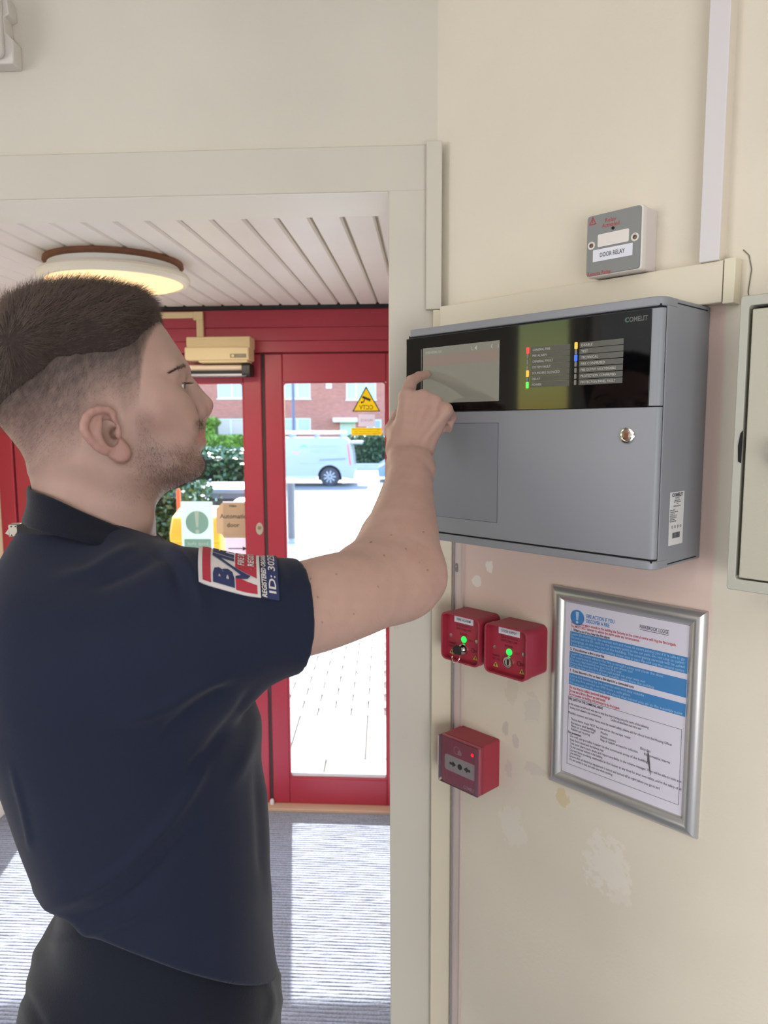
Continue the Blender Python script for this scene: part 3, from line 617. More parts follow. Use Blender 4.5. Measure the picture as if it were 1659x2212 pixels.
# manual call point
u0, u1, z0, z1 = -.8625, -.7725, 1.0085, 1.0975
cp = on_wall(FR, (u0+u1)/2, WR, z0, 'manual_call_point', 'red manual call point with a white break element of black arrows', 'call point')
W = u1-u0; H = z1-z0; h = W/2
MB().prism(rrect(-h, h, 0, H, .003), -.050, 0).build('body', M_rbox, cp, bevel=.0015)
cv = MB().prism(rrect(-h, h-.0, 0, H, .003), -.056, -.0505).build('front_cover', mat('red_plastic_front', (188, 84, 104), rough=.3), cp, bevel=.0015)
be = MB().prism(rrect(-h+.009, h-.009, H*.285, H*.615, .005), -.0566, -.056).build('break_element', mat('break_white', (214, 208, 206), rough=.5), cv)
zc_ = H*.45; x = MB()
for s_ in (-1, 1): be_ = MB().prism([(s_*.024, zc_-.0022), (s_*.024, zc_+.0022), (s_*.017, zc_+.0022), (s_*.017, zc_+.0056), (s_*.009, zc_), (s_*.017, zc_-.0056), (s_*.017, zc_-.0022)][::s_], -.0571, -.0566).build('arrow', M_ink, be, smooth=False)
MB().prism(circ(0, zc_, .0052, 18), -.0571, -.0566).build('dot', M_ink, be, smooth=False)
x = MB().text('COMELIT', h*.5, H*.075, -.0563, .0055, maxw=.028, bold=.03).build('logo_lettering', mat('pale_print', (216, 168, 172), rough=.5), cv, smooth=False); x['kind'] = 'stuff'
MB().lathe([(.0032, 0), (.003, -.001), (.001, -.0016)], 14, (h*.62, -.056, H*.80), 'y').build('indicator_light', mat('led_red_lit', (255, 40, 50), rough=.3, emit=(255, 30, 50), estr=1.0), cv)
em = MB(); ex, ez = -.0055, H*.755                # house in flames, drawn with a loop
em.frame(circ(ex-.002, ez+.001, .0075, 18), circ(ex-.002, ez+.001, .0064, 18), -.0563, -.056)
eo = em.build('emblem_loop', mat('pale_print', (216, 168, 172)), cv, smooth=False)
MB().prism([(ex, ez-.006), (ex+.009, ez-.006), (ex+.009, ez), (ex+.0045, ez+.004), (ex, ez)][::1], -.0564, -.0561).build('emblem_house', mat('pale_print'), cv, smooth=False)
M_clear = glass_mat('clear_plastic', (0.97, 0.95, 0.96))
fl_ = MB().frame(rrect(-h-.0025, h+.0005, .0005, H-.0005, .003), rrect(-h-.0015, h-.0008, .0015, H-.0015, .002), -.060, -.046).build('clear_flap_rim', M_clear, cp)
MB().box(-h-.0022, h+.0002, -.0612, -.0600, .001, H-.001).build('clear_flap', M_clear, cp)
MB().box(-h-.0042, -h-.0024, -.061, -.050, .004, H-.004).build('flap_hinge', mat('clear_edge', (226, 206, 212), rough=.3), cp)
MB().box(h*.80, h*.99, -.0596, -.0562, .002, H-.002).build('flap_catch', mat('frosted_edge', (176, 104, 122), rough=.3), cp)

# framed fire action notice
u0, u1, z0, z1 = -.6665, -.4155, 1.0615, 1.3955
nf = on_wall(FR, (u0+u1)/2, WR, z0, 'framed_notice', 'silver snap frame with a printed fire action notice on the wall', 'notice frame')
W = u1-u0; H = z1-z0; h = W/2; fw = .0245
M_alu = mat('satin_aluminium', (196, 195, 193), rough=.33, metal=.75)
prof = [(0, 0), (0, -.0045), (.0015, -.0066), (.004, -.0092), (.0075, -.0112), (.011, -.012), (.0145, -.0116), (.018, -.0099), (.0215, -.0070), (fw, -.0036), (fw, 0)]      # inwards, out of the wall
cs = [(-h, 0), (h, 0), (h, H), (-h, H)]; ins = [(1, 1), (-1, 1), (-1, -1), (1, -1)]
for i in range(4):
    j = (i+1) % 4; b = MB(); n = len(prof)
    vs = [(cs[k][0]+ins[k][0]*p[0], p[1], cs[k][1]+ins[k][1]*p[0]) for k in (i, j) for p in prof]
    b.add(vs, [(a, a+1, n+a+1, n+a) for a in range(n-1)]+[tuple(reversed(range(n))), tuple(range(n, 2*n))])
    b.build('frame_rail', M_alu, nf, ang=50)
sheet = MB().box(-h+fw-.002, h-fw+.002, -.003, -.001, fw-.002, H-fw+.002).build('notice_sheet', mat('notice_white', (222, 218, 232), rough=.35), nf)
ax0, ax1, az0, az1 = -h+fw, h-fw, fw, H-fw; aw, ah = ax1-ax0, az1-az0
def S(fx, fy): return ax0+aw*fx, az1-ah*fy
yp = -.0034
M_blue = mat('print_blue', (72, 136, 196), rough=.4); M_rt = mat('print_red', (196, 60, 70), rough=.5); M_kt = mat('print_black', (56, 50, 60), rough=.5); M_wt = mat('print_white', (176, 208, 240), rough=.5)
ci = S(.105, .078)
MB().prism(circ(ci[0], ci[1], .0125, 26), yp, -.003).build('blue_disc', M_blue, sheet)
x = MB().prism([(ci[0]-.0028, ci[1]+.0095), (ci[0]+.0028, ci[1]+.0095), (ci[0]+.0015, ci[1]-.004), (ci[0]-.0015, ci[1]-.004)][::-1], yp-.0003, yp).prism(circ(ci[0], ci[1]-.0075, .0022, 12), yp-.0003, yp)
x.build('exclamation_mark', M_wt, sheet, smooth=False)['kind'] = 'stuff'
b = MB().text('FIRE ACTION IF YOU', *S(.185, .058), yp, .0058, align='L', w=aw*.24, bold=.02).text('DISCOVER A FIRE', *S(.185, .085), yp, .0058, align='L', w=aw*.20, bold=.02)
b.build('blue_heading', M_blue, sheet, smooth=False)['kind'] = 'stuff'
b = MB().text('PARKBROOK LODGE', *S(.74, .055), yp, .0058, w=aw*.22, bold=.0).box(*[S(.63, 0)[0], S(.85, 0)[0]], yp, yp+.0003, S(0, .071)[1]-.0004, S(0, .071)[1]+.0002)
b.text('1.  What to do if you hear the fire alarm', *S(.05, .152), yp, .0042, align='L', w=aw*.34, bold=.02)
b.text('2.  If you discover a fire in your flat', *S(.05, .263), yp, .0042, align='L', w=aw*.30, bold=.02)
b.text('3.  If you discover a fire or hear a fire alarm in a communal area', *S(.05, .388), yp, .0042, align='L', w=aw*.55, bold=.02)
small = [('FIRE SAFETY IN THE COMMUNAL AREAS', .05, .556, .30, .02), ('In this scheme we will work with you to stop fires from starting, please be aware of the following:', .05, .585, .68, 0), ('Smoking is not allowed in any communal area', .06, .606, .28, 0), ('Candles and naked flames must not be used', .42, .604, .25, 0),
    ('Mobility scooters and other items must be stored safely, please ask for advice from the Housing Officer', .05, .638, .86, 0), ('These items must NOT be stored on the escape route:', .07, .672, .52, 0), ('Furniture and bedding', .075, .694, .22, 0), ('Plants or ornaments left', .075, .712, .21, 0), ('Rubbish and recycling', .075, .731, .17, 0),
    ('Prams', .34, .695, .06, 0), ('Mobility scooters', .34, .718, .13, 0), ('Bags of rubbish or items for collection', .34, .736, .31, 0), ('Bicycles', .67, .71, .08, 0), ('Flammable items', .70, .735, .20, 0), ('Fire prevention:', .05, .754, .12, .02),
    ('Do not use portable heaters in the communal areas of the building', .07, .773, .66, 0), ('Keep doors closed and the hallway clear', .07, .795, .30, 0), ('Test your alarm each week and report any faults to the scheme manager. They will be able to look at it', .07, .816, .92, 0), ('Do not overload sockets in the building', .07, .836, .29, 0),
    ('Do not leave cooking unattended in the kitchen at any time for your own safety, and in the safety of all', .07, .857, .92, 0), ('Use ashtrays', .07, .874, .1, 0), ('Ensure that all electrical equipment is tested and turned off at night before you go to bed', .07, .893, .76, 0), ('Do not smoke in bed and take care when smoking', .07, .913, .38, 0)]
for s_, fx, fy, fw_, bo_ in small: b.text(s_, *S(fx, fy), yp, .0040, align='L', w=aw*fw_, bold=bo_)
for fy in (.543, .945):
    b.box(S(.045, 0)[0], S(.975, 0)[0], yp, yp+.0002, S(0, fy)[1]-.0002, S(0, fy)[1]+.0002)
for fx in (.045, .975): b.box(S(fx, 0)[0]-.0002, S(fx, 0)[0]+.0002, yp, yp+.0002, S(0, .945)[1], S(0, .543)[1])
b.build('black_print', M_kt, sheet, smooth=False)['kind'] = 'stuff'
b = MB().text('When the fire alarm sounds in the building the Security at the control centre will ring the fire brigade.', *S(.05, .112), yp, .0042, align='L', w=aw*.86, bold=.012).text('You MUST NOT attempt to silence the alarm under any circumstances', *S(.05, .131), yp, .0042, align='L', w=aw*.58, bold=.012)
b.text('Do not stop to collect personal belongings', *S(.05, .487), yp, .0044, align='L', w=aw*.36, bold=.02).text('Do not use a lift in a fire or go back inside', *S(.05, .508), yp, .0044, align='L', w=aw*.32, bold=.02).text('Do not re-enter the building until instructed by the fire brigade', *S(.05, .528), yp, .0044, align='L', w=aw*.44, bold=.012)
b.build('red_print', M_rt, sheet, smooth=False)['kind'] = 'stuff'
white = {0: ['Leave the building by the nearest exit and close all doors behind you if it is safe to go', 'Do not use the lift, walk to the assembly point in the car park. Do not stop to collect', 'belongings on the way out of the building. The emergency services will be called', 'If you need help to leave the building please wait in your flat and ring the control centre'],
    1: ['Leave the room where the fire is straight away and close the door', 'Tell everyone in your home and get them out', 'Do not stay behind to put the fire out', 'Press the nearest fire alarm call point on your way out', 'Call the fire service and wait outside, away from the building'],
    2: ['Leave the building by the nearest exit and stay outside', 'Call the fire service on 999 from a safe place', 'Do not use the lift and keep the doors shut behind you, go to the assembly point']}
for k, (fa, fb) in enumerate(((.163, .248), (.278, .372), (.405, .472))):
    bb = MB().box(S(.045, 0)[0], S(.995, 0)[0], yp, -.003, S(0, fb)[1], S(0, fa)[1]).build('blue_box', M_blue, sheet)
    b = MB(); n = len(white[k])
    for i, s_ in enumerate(white[k]): b.text(s_, *S(.055, fa+(fb-fa)*(i+.6)/(n+.25)), yp-.0003, .0040, align='L', maxw=aw*.92)
    o = b.build('box_lettering', M_wt, bb, smooth=False)
sc_ = S(.735, .77)
MB().prism([(sc_[0]-.0012, sc_[1]+.016), (sc_[0]+.0006, sc_[1]+.012), (sc_[0]+.0030, sc_[1]-.003), (sc_[0]+.0045, sc_[1]-.020), (sc_[0]+.0008, sc_[1]-.004), (sc_[0]-.0012, sc_[1])][::-1], -.0042, -.003).build('cover_tear', mat('tear_grey', (92, 88, 96), rough=.5), sheet, smooth=False)
# meter cabinet at the right edge
CD = WR-.085
c0 = FR.px(1600, 640, CD); c1 = FR.px(1569, 1272, CD); CU = (c0[0]+c1[0])/2; CZ0, CZ1 = c1[1], c0[1]; CWd = .36
cb_ = on_wall(FR, CU, WR-.001, CZ0, 'meter_cabinet', 'putty-coloured metal wall cabinet at the right edge of the photo', 'cabinet')
M_putty = mat('putty_enamel', (184, 180, 164), rough=.5, bump=.12, bscale=500); M_putty2 = mat('putty_frame', (178, 178, 166), rough=.45, bump=.03, bscale=300)
d0 = FR.px(1619, 662, CD); d1 = FR.px(1590, 1249, CD); du = (d0[0]+d1[0])/2-CU; dz0, dz1 = d1[1]-CZ0, d0[1]-CZ0
Hc = CZ1-CZ0
MB().frame(rrect(0, CWd, 0, Hc, .002, 1), rrect(du-.001, CWd-du+.001, dz0-.001, dz1+.001, .002, 1), -.084, 0).build('body', M_putty2, cb_, bevel=.0012)
MB().box(du, CWd-du, -.062, -.060, dz0, dz1).build('recess', M_gap, cb_)
MB().box(du+.0035, CWd-du-.0035, -.0845, -.066, dz0+.0012, dz1-.0035).build('door', M_putty, cb_, bevel=.0012)
kn = FR.px(1700, 985, CD-.01)
MB().lathe([(.010, 0), (.010, -.004), (.016, -.010), (.017, -.018), (.012, -.024), (.003, -.025)], 22, (kn[0]-CU, -.0845, kn[1]-CZ0), 'y').build('knob', M_putty2, cb_)
ch = FR.px(1600, 965, CD-.001)
MB().prism([(ch[0]-CU-.0022, ch[1]-CZ0-.018), (ch[0]-CU+.0015, ch[1]-CZ0-.02), (ch[0]-CU+.002, ch[1]-CZ0+.02), (ch[0]-CU-.001, ch[1]-CZ0+.016), (ch[0]-CU-.0032, ch[1]-CZ0+.001)], -.0854, -.0849).build('paint_chip', M_gap, cb_, smooth=False)

# cable trunking
M_tr = mat('cream_trunking', (221, 212, 193), rough=.5, bump=.05, bscale=50)
z0, z1 = 1.8115, 1.8650
t = on_wall(FR, -.62, WR, z0, 'cable_trunking', 'long cream-painted horizontal trunking along the wall just above the panel', 'cable trunking')
MB().box(-.285, .2095, -.020, 0, 0, z1-z0).build('lid', M_tr, t, bevel=.0015)
MB().box(.2095, .211, -.0185, 0, .001, z1-z0-.001).build('joint_gap', M_gap, t)
MB().box(.211, .2255, -.0215, 0, -.0025, z1-z0+.001).build('end_cap', mat('end_cap_cream', (224, 216, 194), rough=.5), t, bevel=.001)
MB().tube([(.2265, -.001, .066), (.234, -.001, .058), (.238, -.001, .04), (.235, -.001, .012), (.237, -.001, .004)], .0007, 5).build('wall_crack', mat('crack_grey', (120, 114, 104), rough=.9), t)
va = FR.px(1533, 0, WR-.024)[0]; vb = FR.px(1510, 555, WR-.024)[0]; vm = (va+vb)/2
vw = FR.px(1557, 540, WR-.024)[0]-FR.px(1513, 540, WR-.024)[0]
t = on_wall(FR, vm, WR, z1+.0003, 'cable_trunking', 'white vertical trunking rising from the horizontal trunking to the ceiling', 'cable trunking')
M_wt2 = mat('white_trunking', (216, 212, 214), rough=.4)
MB().box(.001, vw-.001, -.021, 0, 0, HALL_Z-z1-.001).build('base', mat('white_trunking_side', (220, 210, 196), rough=.5), t)
MB().box(0, vw, -.024, -.0205, 0, HALL_Z-z1-.001).build('lid', M_wt2, t, bevel=.001)
# strip in the corner of the doorway: upper length, and the lower length that runs behind the panel
a0 = FD.px(920, 640, 1.345); a1 = FD.px(955, 400, 1.345); a2 = FD.px(925, 668, 1.345)
t = on_wall(FD, a0[0], 1.3615, a2[1], 'cable_trunking', 'short cream corner trunking standing above the panel beside the door frame', 'cable trunking')
zt2 = FD.px(940, 303, 1.345)[1]; t_up = t
MB().box(0, a1[0]-a0[0], -.016, 0, 0, zt2-a2[1]).build('lid', M_trim, t, bevel=.0015)
l0 = FD.px(932, 1500, 1.345)[0]; l1 = FD.px(974.5, 1500, 1.345)[0]
t = on_wall(FD, l0, 1.3615, 0, 'cable_trunking', 'cream corner trunking running from the floor up to the underside of the panel', 'cable trunking')
MB().box(0, l1-l0, -.016, 0, 0.0005, PZ0-.003).build('lid', mat('cream_trunking_lower', (214, 204, 182), rough=.5), t, bevel=.0015)
MB().box(l0-a0[0], l1-a0[0], -.016, 0, PZ1+.003-a2[1], -.001).build('stub', mat('cream_trunking_lower'), t_up, bevel=.0015)
# open trunking base on the right wall beside it
o0 = FR.px(979, 1300, WR-.006)[0]; o1 = FR.px(999, 1300, WR-.006)[0]; o0 = max(o0, -.9)
t = on_wall(FR, o0, WR, 0, 'trunking_base', 'narrow pinkish-grey lidless trunking base on the wall left of the red boxes', 'cable trunking')
MB().box(0, o1-o0, -.0035, 0, 0.0005, PZ0-.003).build('back_strip', mat('pink_grey_strip', (206, 190, 184), rough=.5), t)
MB().box(0, .0015, -.007, -.0035, 0.0005, PZ0-.003).build('lip', mat('grey_lip', (150, 146, 150), rough=.5), t)
MB().box(o1-o0-.0012, o1-o0, -.0065, -.0035, 0.0005, PZ0-.003).build('lip', mat('pink_grey_strip'), t)
sl = FR.px(987, 1226, WR-.0035)
s_ = MB().prism(rrect(sl[0]-o0-.0032, sl[0]-o0+.0032, sl[1]-.0085, sl[1]+.0085, .003, 3), -.0041, -.0036).build('screw_slot', mat('slot_grey', (128, 126, 130), rough=.6), t)
MB().lathe([(.0022, 0), (.002, -.001), (.0005, -.0012)], 12, (sl[0]-o0, -.0041, sl[1]+.002), 'y').build('screw', mat('zinc_screw'), s_)
# emergency light over the door, right end in view
e0 = FD.px(36, 143, WD-.02); 
el = on_wall(FD, e0[0], WD, e0[1], 'emergency_light', 'white emergency light with a clear ribbed lens at the top left corner', 'emergency light')
HE = .125; LE = .36
Mel = mat('emergency_white', (214, 208, 202), rough=.5)
P = [(-LE, 0), (-.001, 0), (0, .006), (.0012, .04), (-.003, .043), (-.013, .053), (-.014, .078), (-.004, .082), (-.006, .105), (-.012, .118), (-.03, HE), (-LE, HE)]
MB().prism(P, -.030, 0).build('base', Mel, el, bevel=.002)
MB().prism(rrect(-LE, -.013, .006, HE-.004, .012), -.044, -.0302).build('gear_tray', Mel, el, bevel=.004)
ln_ = MB().prism(rrect(-LE+.004, -.018, .012, HE-.006, .012), -.082, -.0442).build('lens', mat('prismatic_lens', (228, 235, 244), rough=.4, spec=.4), el, bevel=.007, seg=3)
for i in range(8): MB().box(-LE+.02, -.032, -.0835, -.082, .024+.011*i, .029+.011*i).build('lens_rib', mat('prismatic_lens'), ln_, bevel=.0015)
# ------------------------------------------------------------------ outdoors
GS = 0.0125                                        # the ground falls away from the door
def gz(Y): return -0.03-GS*max(0, Y-3.2)
def gpt(px, py):                                  # a pixel on the sloping ground
    r = ray(px, py); Y = (CAM_H+.03-GS*3.2)/(-r[2]/r[1]-GS) if (-r[2]/r[1]-GS) > 0 else 30
    return EYE+r*(Y/r[1])
M_pave = mat('paving_slab_grey', (174, 171, 168), rough=.85, var=.1, vscale=9); M_block = mat('paving_block', (168, 164, 162), rough=.9, var=.14, vscale=6)
M_joint = mat('sandy_joint', (78, 74, 70), rough=.95)
pv = MB(); pv.add([(-9, 3.15, gz(3.15)-.012), (9, 3.15, gz(3.15)-.012), (9, 19.5, gz(19.5)-.012), (-9, 19.5, gz(19.5)-.012)], [(0, 1, 2, 3)])
pv = struct(pv, 'pavement', M_joint)
def slab(x0, x1, y0, y1, m, name, h=.012):
    g = .006; z0, z1 = gz(y0), gz(y1)
    MB().add([(x0+g, y0+g, z0-h), (x1-g, y0+g, z0-h), (x1-g, y1-g, z1-h), (x0+g, y1-g, z1-h), (x0+g, y0+g, z0), (x1-g, y0+g, z0), (x1-g, y1-g, z1), (x0+g, y1-g, z1)],
             [(4, 5, 6, 7), (0, 1, 5, 4), (1, 2, 6, 5), (2, 3, 7, 6), (3, 0, 4, 7)]).build(name, m, pv, smooth=False)
y = 3.18
for ny, dy in ((0, .42), (1, .60)):
    for i in range(6):
        x0 = -1.9+.4*i+(.2 if ny else 0); slab(x0, x0+.4, y, y+dy, M_pave, 'paving_slab')
    y += dy
yb0 = y; n = 0; row = 0
big = MB()
while y < 10.5:
    w_ = .2; d_ = .12
    xa = -.165*y-.1; xb = .02*y+.1; i0 = int(xa/w_)-1; off = .1*(row % 2)
    for i in range(i0-6, int(xb/w_)+6):
        x0 = i*w_+off; inview = xa < x0 < xb and n < 270
        if inview: slab(x0, x0+w_, y, y+d_, M_block, 'paving_block'); n += 1
        else:
            g = .006; big.add([(x0+g, y+g, gz(y)), (x0+w_-g, y+g, gz(y)), (x0+w_-g, y+d_-g, gz(y+d_)), (x0+g, y+d_-g, gz(y+d_))], [(0, 1, 2, 3)])
    y += d_; row += 1
big.build('paving_blocks', M_block, pv, smooth=False)['kind'] = 'stuff'
slo = MB().add([(-9, 10.5, gz(10.5)), (9, 10.5, gz(10.5)), (9, 19.5, gz(19.5)), (-9, 19.5, gz(19.5))], [(0, 1, 2, 3)]).build('far_paving', M_block, pv, smooth=False)
RZ = float(at_y(712, 1050.5, 25.0)[2])
rd = MB().add([(-60, 19.6, RZ), (60, 19.6, RZ), (60, 38, RZ), (-60, 38, RZ)], [(0, 1, 2, 3)])
struct(rd, 'road', mat('pale_asphalt', (126, 126, 130), rough=.9, var=.06, vscale=2))
struct(MB().box(-60, 60, 19.45, 19.62, gz(19.6)-.12, gz(19.5)+.01), 'trim_10', mat('kerb_stone', (176, 174, 170), rough=.85))
gy = RZ+.08
struct(MB().add([(-60, 38, gy-.03), (60, 38, gy-.03), (60, 90, gy+.3), (-60, 90, gy+.3)], [(0, 1, 2, 3)]), 'ground_lawn', mat('lawn_green', (96, 122, 58), rough=.95, var=.3, vscale=3))
# porch canopy over the door, which shades the hall end of the carpet
pc = at_z(740, 2160, 0.0); tn = math.tan(math.radians(44)); zc_ = 2.62; run = zc_/tn
cy_ = float(pc[1])+run*math.cos(math.radians(7))
struct(MB().box(-4, 3, DW_+.12, cy_, zc_, zc_+.14), 'ceiling_porch', M_white)
struct(MB().box(-6, LL, DW_+.1, DW_+.35, -.1, 3.4).box(LRW, 6, DW_+.1, DW_+.35, -.1, 3.4).box(LL, LRW, DW_+.1, DW_+.35, ZC+.06, 3.4), 'wall_outside', mat('outside_brick', (150, 92, 76), rough=.9, var=.15, vscale=30), FD)
struct(MB().box(HALL_L-.2, 4.3, TH, DW_+.36, 2.8, 2.9), 'ceiling_roof', M_white, FD)

# steel bollard
b = gpt(630, 1172); Y = float(b[1]); top = at_y(630, 1033, Y)[2]; hb = top-b[2]
t = thing('bollard', 'grey steel bollard with a pale cap on the paving outside the right door', 'bollard', (float(b[0]), Y, gz(Y)))
MB().lathe([(.15, 0), (.13, .02), (.07, .05), (.066, .07)], 24).build('base_collar', mat('bollard_base', (170, 170, 168), rough=.6), t)
MB().lathe([(.062, .06), (.062, hb-.06)], 24).build('post', mat('galvanised_steel', (112, 112, 120), rough=.6), t)
MB().lathe([(.105, hb-.07), (.11, hb-.05), (.11, hb-.01), (.09, hb)], 24).build('cap', mat('bollard_cap', (226, 228, 226), rough=.5), t)

# wheeled bins behind the left door
def bin_(px0, ptop, Y, w_, name, label, lidcol):
    p = at_y(px0, ptop, Y); z0 = gz(Y); h_ = p[2]-z0
    t = thing(name, label, 'bin', (float(p[0])+w_/2, Y, z0), 0, 'bins outside the left door')
    hw_ = w_/2; B = MB(); M_b = mat('bin_grey', (98, 98, 108), rough=.5)
    vs = [(-hw_*.82, -.22, .06), (hw_*.82, -.22, .06), (hw_*.82, .24, .06), (-hw_*.82, .24, .06), (-hw_*.96, -.33, h_-.1), (hw_*.96, -.33, h_-.1), (hw_*.96, .30, h_-.1), (-hw_*.96, .30, h_-.1)]
    B.add(vs, [(0, 3, 2, 1), (4, 5, 6, 7), (0, 1, 5, 4), (1, 2, 6, 5), (2, 3, 7, 6), (3, 0, 4, 7)]); B.build('body', M_b, t, bevel=.03)
    for i in (-1, 0, 1): MB().add([(i*hw_*.5-.02, -.262-.0, .12), (i*hw_*.5+.02, -.262, .12), (i*hw_*.55+.02, -.345, h_-.16), (i*hw_*.55-.02, -.345, h_-.16), (i*hw_*.5-.02, -.20, .12), (i*hw_*.5+.02, -.20, .12), (i*hw_*.55+.02, -.28, h_-.16), (i*hw_*.55-.02, -.28, h_-.16)], [(0, 1, 2, 3), (7, 6, 5, 4), (0, 4, 5, 1), (1, 5, 6, 2), (2, 6, 7, 3), (3, 7, 4, 0)]).build('rib', M_b, t)
    MB().box(-hw_, hw_, -.36, -.32, h_-.15, h_-.085).build('rim', mat('bin_rim', (120, 122, 140), rough=.5), t, bevel=.01)
    L_ = MB(); n = 8
    P = [(-.37+.74*i/n, h_-.085+.075*math.sin(math.pi*(.15+.7*i/n))) for i in range(n+1)]+[(.37, h_-.1), (-.37, h_-.1)]
    L_.prism(P, -hw_*1.02, hw_*1.02, 'x'); L_.build('lid', mat(lidcol[0], lidcol[1], rough=.35), t, bevel=.012)
    for s_ in (-1, 1): MB().lathe([(.1, -.025), (.1, .025)], 18, (s_*hw_*.8, .26, .1), 'x').build('wheel', M_dark, t)
    MB().tube([(-hw_*.7, .36, h_-.09), (-hw_*.7, .42, h_-.06), (hw_*.7, .42, h_-.06), (hw_*.7, .36, h_-.09)], .015, 8).build('handle', M_b, t)
    return t
bin_(446, 1040, 7.6, .62, 'wheelie_bin', 'dark grey wheelie bin with a pale lid in front of the hedge', ('bin_lid_pale', (150, 156, 170)))
bin_(512, 1074, 6.4, .35, 'wheelie_bin', 'narrow wheelie bin with a white lid beside the door stile', ('bin_lid_white', (226, 230, 228)))
# yellow grit bin and orange marker behind the signs
p0 = at_y(376, 1098, 5.2); p1 = at_y(481, 1098, 5.2); z0 = gz(5.2); hh_ = float(p0[2]-z0); wg = float(p1[0]-p0[0])
M_gby = mat('grit_bin_yellow', (244, 208, 70), rough=.5)
t = thing('grit_bin', 'yellow grit bin behind the signs on the left door', 'grit bin', (float(p0[0]+p1[0])/2, 5.3, z0))
MB().add([(-wg*.46, -.15, 0), (wg*.46, -.15, 0), (wg*.46, .22, 0), (-wg*.46, .22, 0), (-wg*.5, -.18, hh_*.8), (wg*.5, -.18, hh_*.8), (wg*.5, .25, hh_*.8), (-wg*.5, .25, hh_*.8)], [(0, 3, 2, 1), (4, 5, 6, 7), (0, 1, 5, 4), (1, 2, 6, 5), (2, 3, 7, 6), (3, 0, 4, 7)]).build('body', M_gby, t, bevel=.02)
MB().prism([(-.22, hh_*.8), (.28, hh_*.8), (.28, hh_*.86), (.1, hh_), (-.15, hh_*.95), (-.22, hh_*.86)][::1], -wg*.52, wg*.52, 'x').build('lid', M_gby, t, bevel=.015)
p0 = at_y(385, 1055, 5.9); z0 = gz(5.9)
t = thing('marker_post', 'thin orange marker post behind the yellow grit bin', 'post', (float(p0[0]), 5.9, z0))
MB().lathe([(.02, 0), (.018, float(p0[2]-z0)-.02), (.008, float(p0[2]-z0))], 12).build('post', mat('orange_plastic', (236, 96, 50), rough=.5), t)
MB().lathe([(.0215, float(p0[2]-z0)*.75), (.0212, float(p0[2]-z0)*.85)], 12).build('reflector_band', M_cardw, t)
# hedges
def leaves(x0, x1, y0, y1, z0, z1, n, size, seed, top=0.12):
    R = np.random.RandomState(seed); V = np.zeros((n*4, 3)); 
    # points on the skin of a rounded box
    u = R.rand(n, 3); side = R.rand(n)
    P = np.empty((n, 3)); P[:] = u*[x1-x0, y1-y0, z1-z0]+[x0, y0, z0]
    a = side < .45; P[a, 1] = y0+R.rand(a.sum())**2*.25
    b_ = (side >= .45) & (side < .8); P[b_, 2] = z1-R.rand(b_.sum())**2*.2
    P += R.normal(0, .03, (n, 3)); P[:, 2] -= top*((P[:, 1]-(y0+y1)/2)/((y1-y0)/2))**4
    d = R.normal(0, 1, (n, 3)); d /= np.linalg.norm(d, axis=1)[:, None]; e = np.cross(d, R.normal(0, 1, (n, 3))); e /= np.linalg.norm(e, axis=1)[:, None]
    s = size*(.7+.6*R.rand(n))[:, None]
    V[0::4] = P-d*s; V[1::4] = P+e*s*.55; V[2::4] = P+d*s; V[3::4] = P-e*s*.55
    return V, np.arange(n*4).reshape(-1, 4)
def hedge(name, label, x0, x1, y0, y1, z0, z1, n, size, col, core, seed, cat='hedge'):
    t = thing(name, label, cat, ((x0+x1)/2, (y0+y1)/2, z0)); ox, oy, oz = (x0+x1)/2, (y0+y1)/2, z0
    MB().prism(rrect(x0-ox+.06, x1-ox-.06, 0, z1-oz-.08, min(.15, (z1-z0)*.2)), y0-oy+.07, y1-oy-.07).build('inner_branches', mat(core[0], core[1], rough=.9), t)
    V, F = leaves(x0, x1, y0, y1, z0, z1, n, size, seed); V -= [ox, oy, oz]
    m = MB(); m.v = [tuple(v) for v in V]; m.f = [tuple(f) for f in F]; m.m = [0]*len(F)
    o = m.build('leaves', col, t, smooth=False); o['kind'] = 'stuff'; return t
M_lf = mat('glossy_leaf', (70, 104, 66), rough=.28, var=.35, vscale=14, spec=.7); M_lf2 = mat('bright_leaf', (116, 148, 52), rough=.5, var=.3, vscale=6); M_lf3 = mat('dark_leaf', (70, 90, 62), rough=.5, var=.35, vscale=4)
def xa(px, Y): return float(at_y(px, 1000, Y)[0])
def za(py, Y): return float(at_y(600, py, Y)[2])
hedge('hedge', 'glossy green hedge on the left behind the bins with sunlit top leaves', xa(150, 9.0), xa(566, 9.0), 8.6, 10.0, gz(9), za(975, 9.0), 16000, .035, M_lf, ('hedge_core', (34, 46, 30)), 1)
hedge('hedge', 'low glossy shrub nearest the left door beside the grit bin', xa(200, 6.4), xa(425, 6.4), 6.2, 7.0, gz(6.5), za(1052, 6.4), 7000, .03, M_lf, ('hedge_core', (34, 46, 30)), 2)
hedge('hedge', 'bright clipped hedge across the street in front of the low windows', xa(250, 41), xa(574, 41), 40.5, 41.8, gy, za(941, 41), 3500, .13, M_lf2, ('hedge_core2', (70, 92, 34)), 3)
hedge('bush', 'rounded bright green bush by the left ground-floor window of the brick house', xa(404, 43.2), xa(468, 43.2), 42.6, 44.2, gy, za(905, 43.2), 2400, .13, M_lf2, ('hedge_core2', (70, 92, 34)), 4, 'bush')
hedge('hedge', 'dark green hedge across the street to the right of the van', xa(752, 36.5), xa(1000, 36.5), 36, 37.5, gy, za(943, 36.5), 5000, .1, M_lf3, ('hedge_core', (34, 46, 30)), 5)
t = thing('garden_wall', 'low pale garden wall under the dark hedge across the street', 'garden wall', (xa(860, 35.2), 35.2, gy-.1))
hwz = za(1002, 35.2)-gy+.1
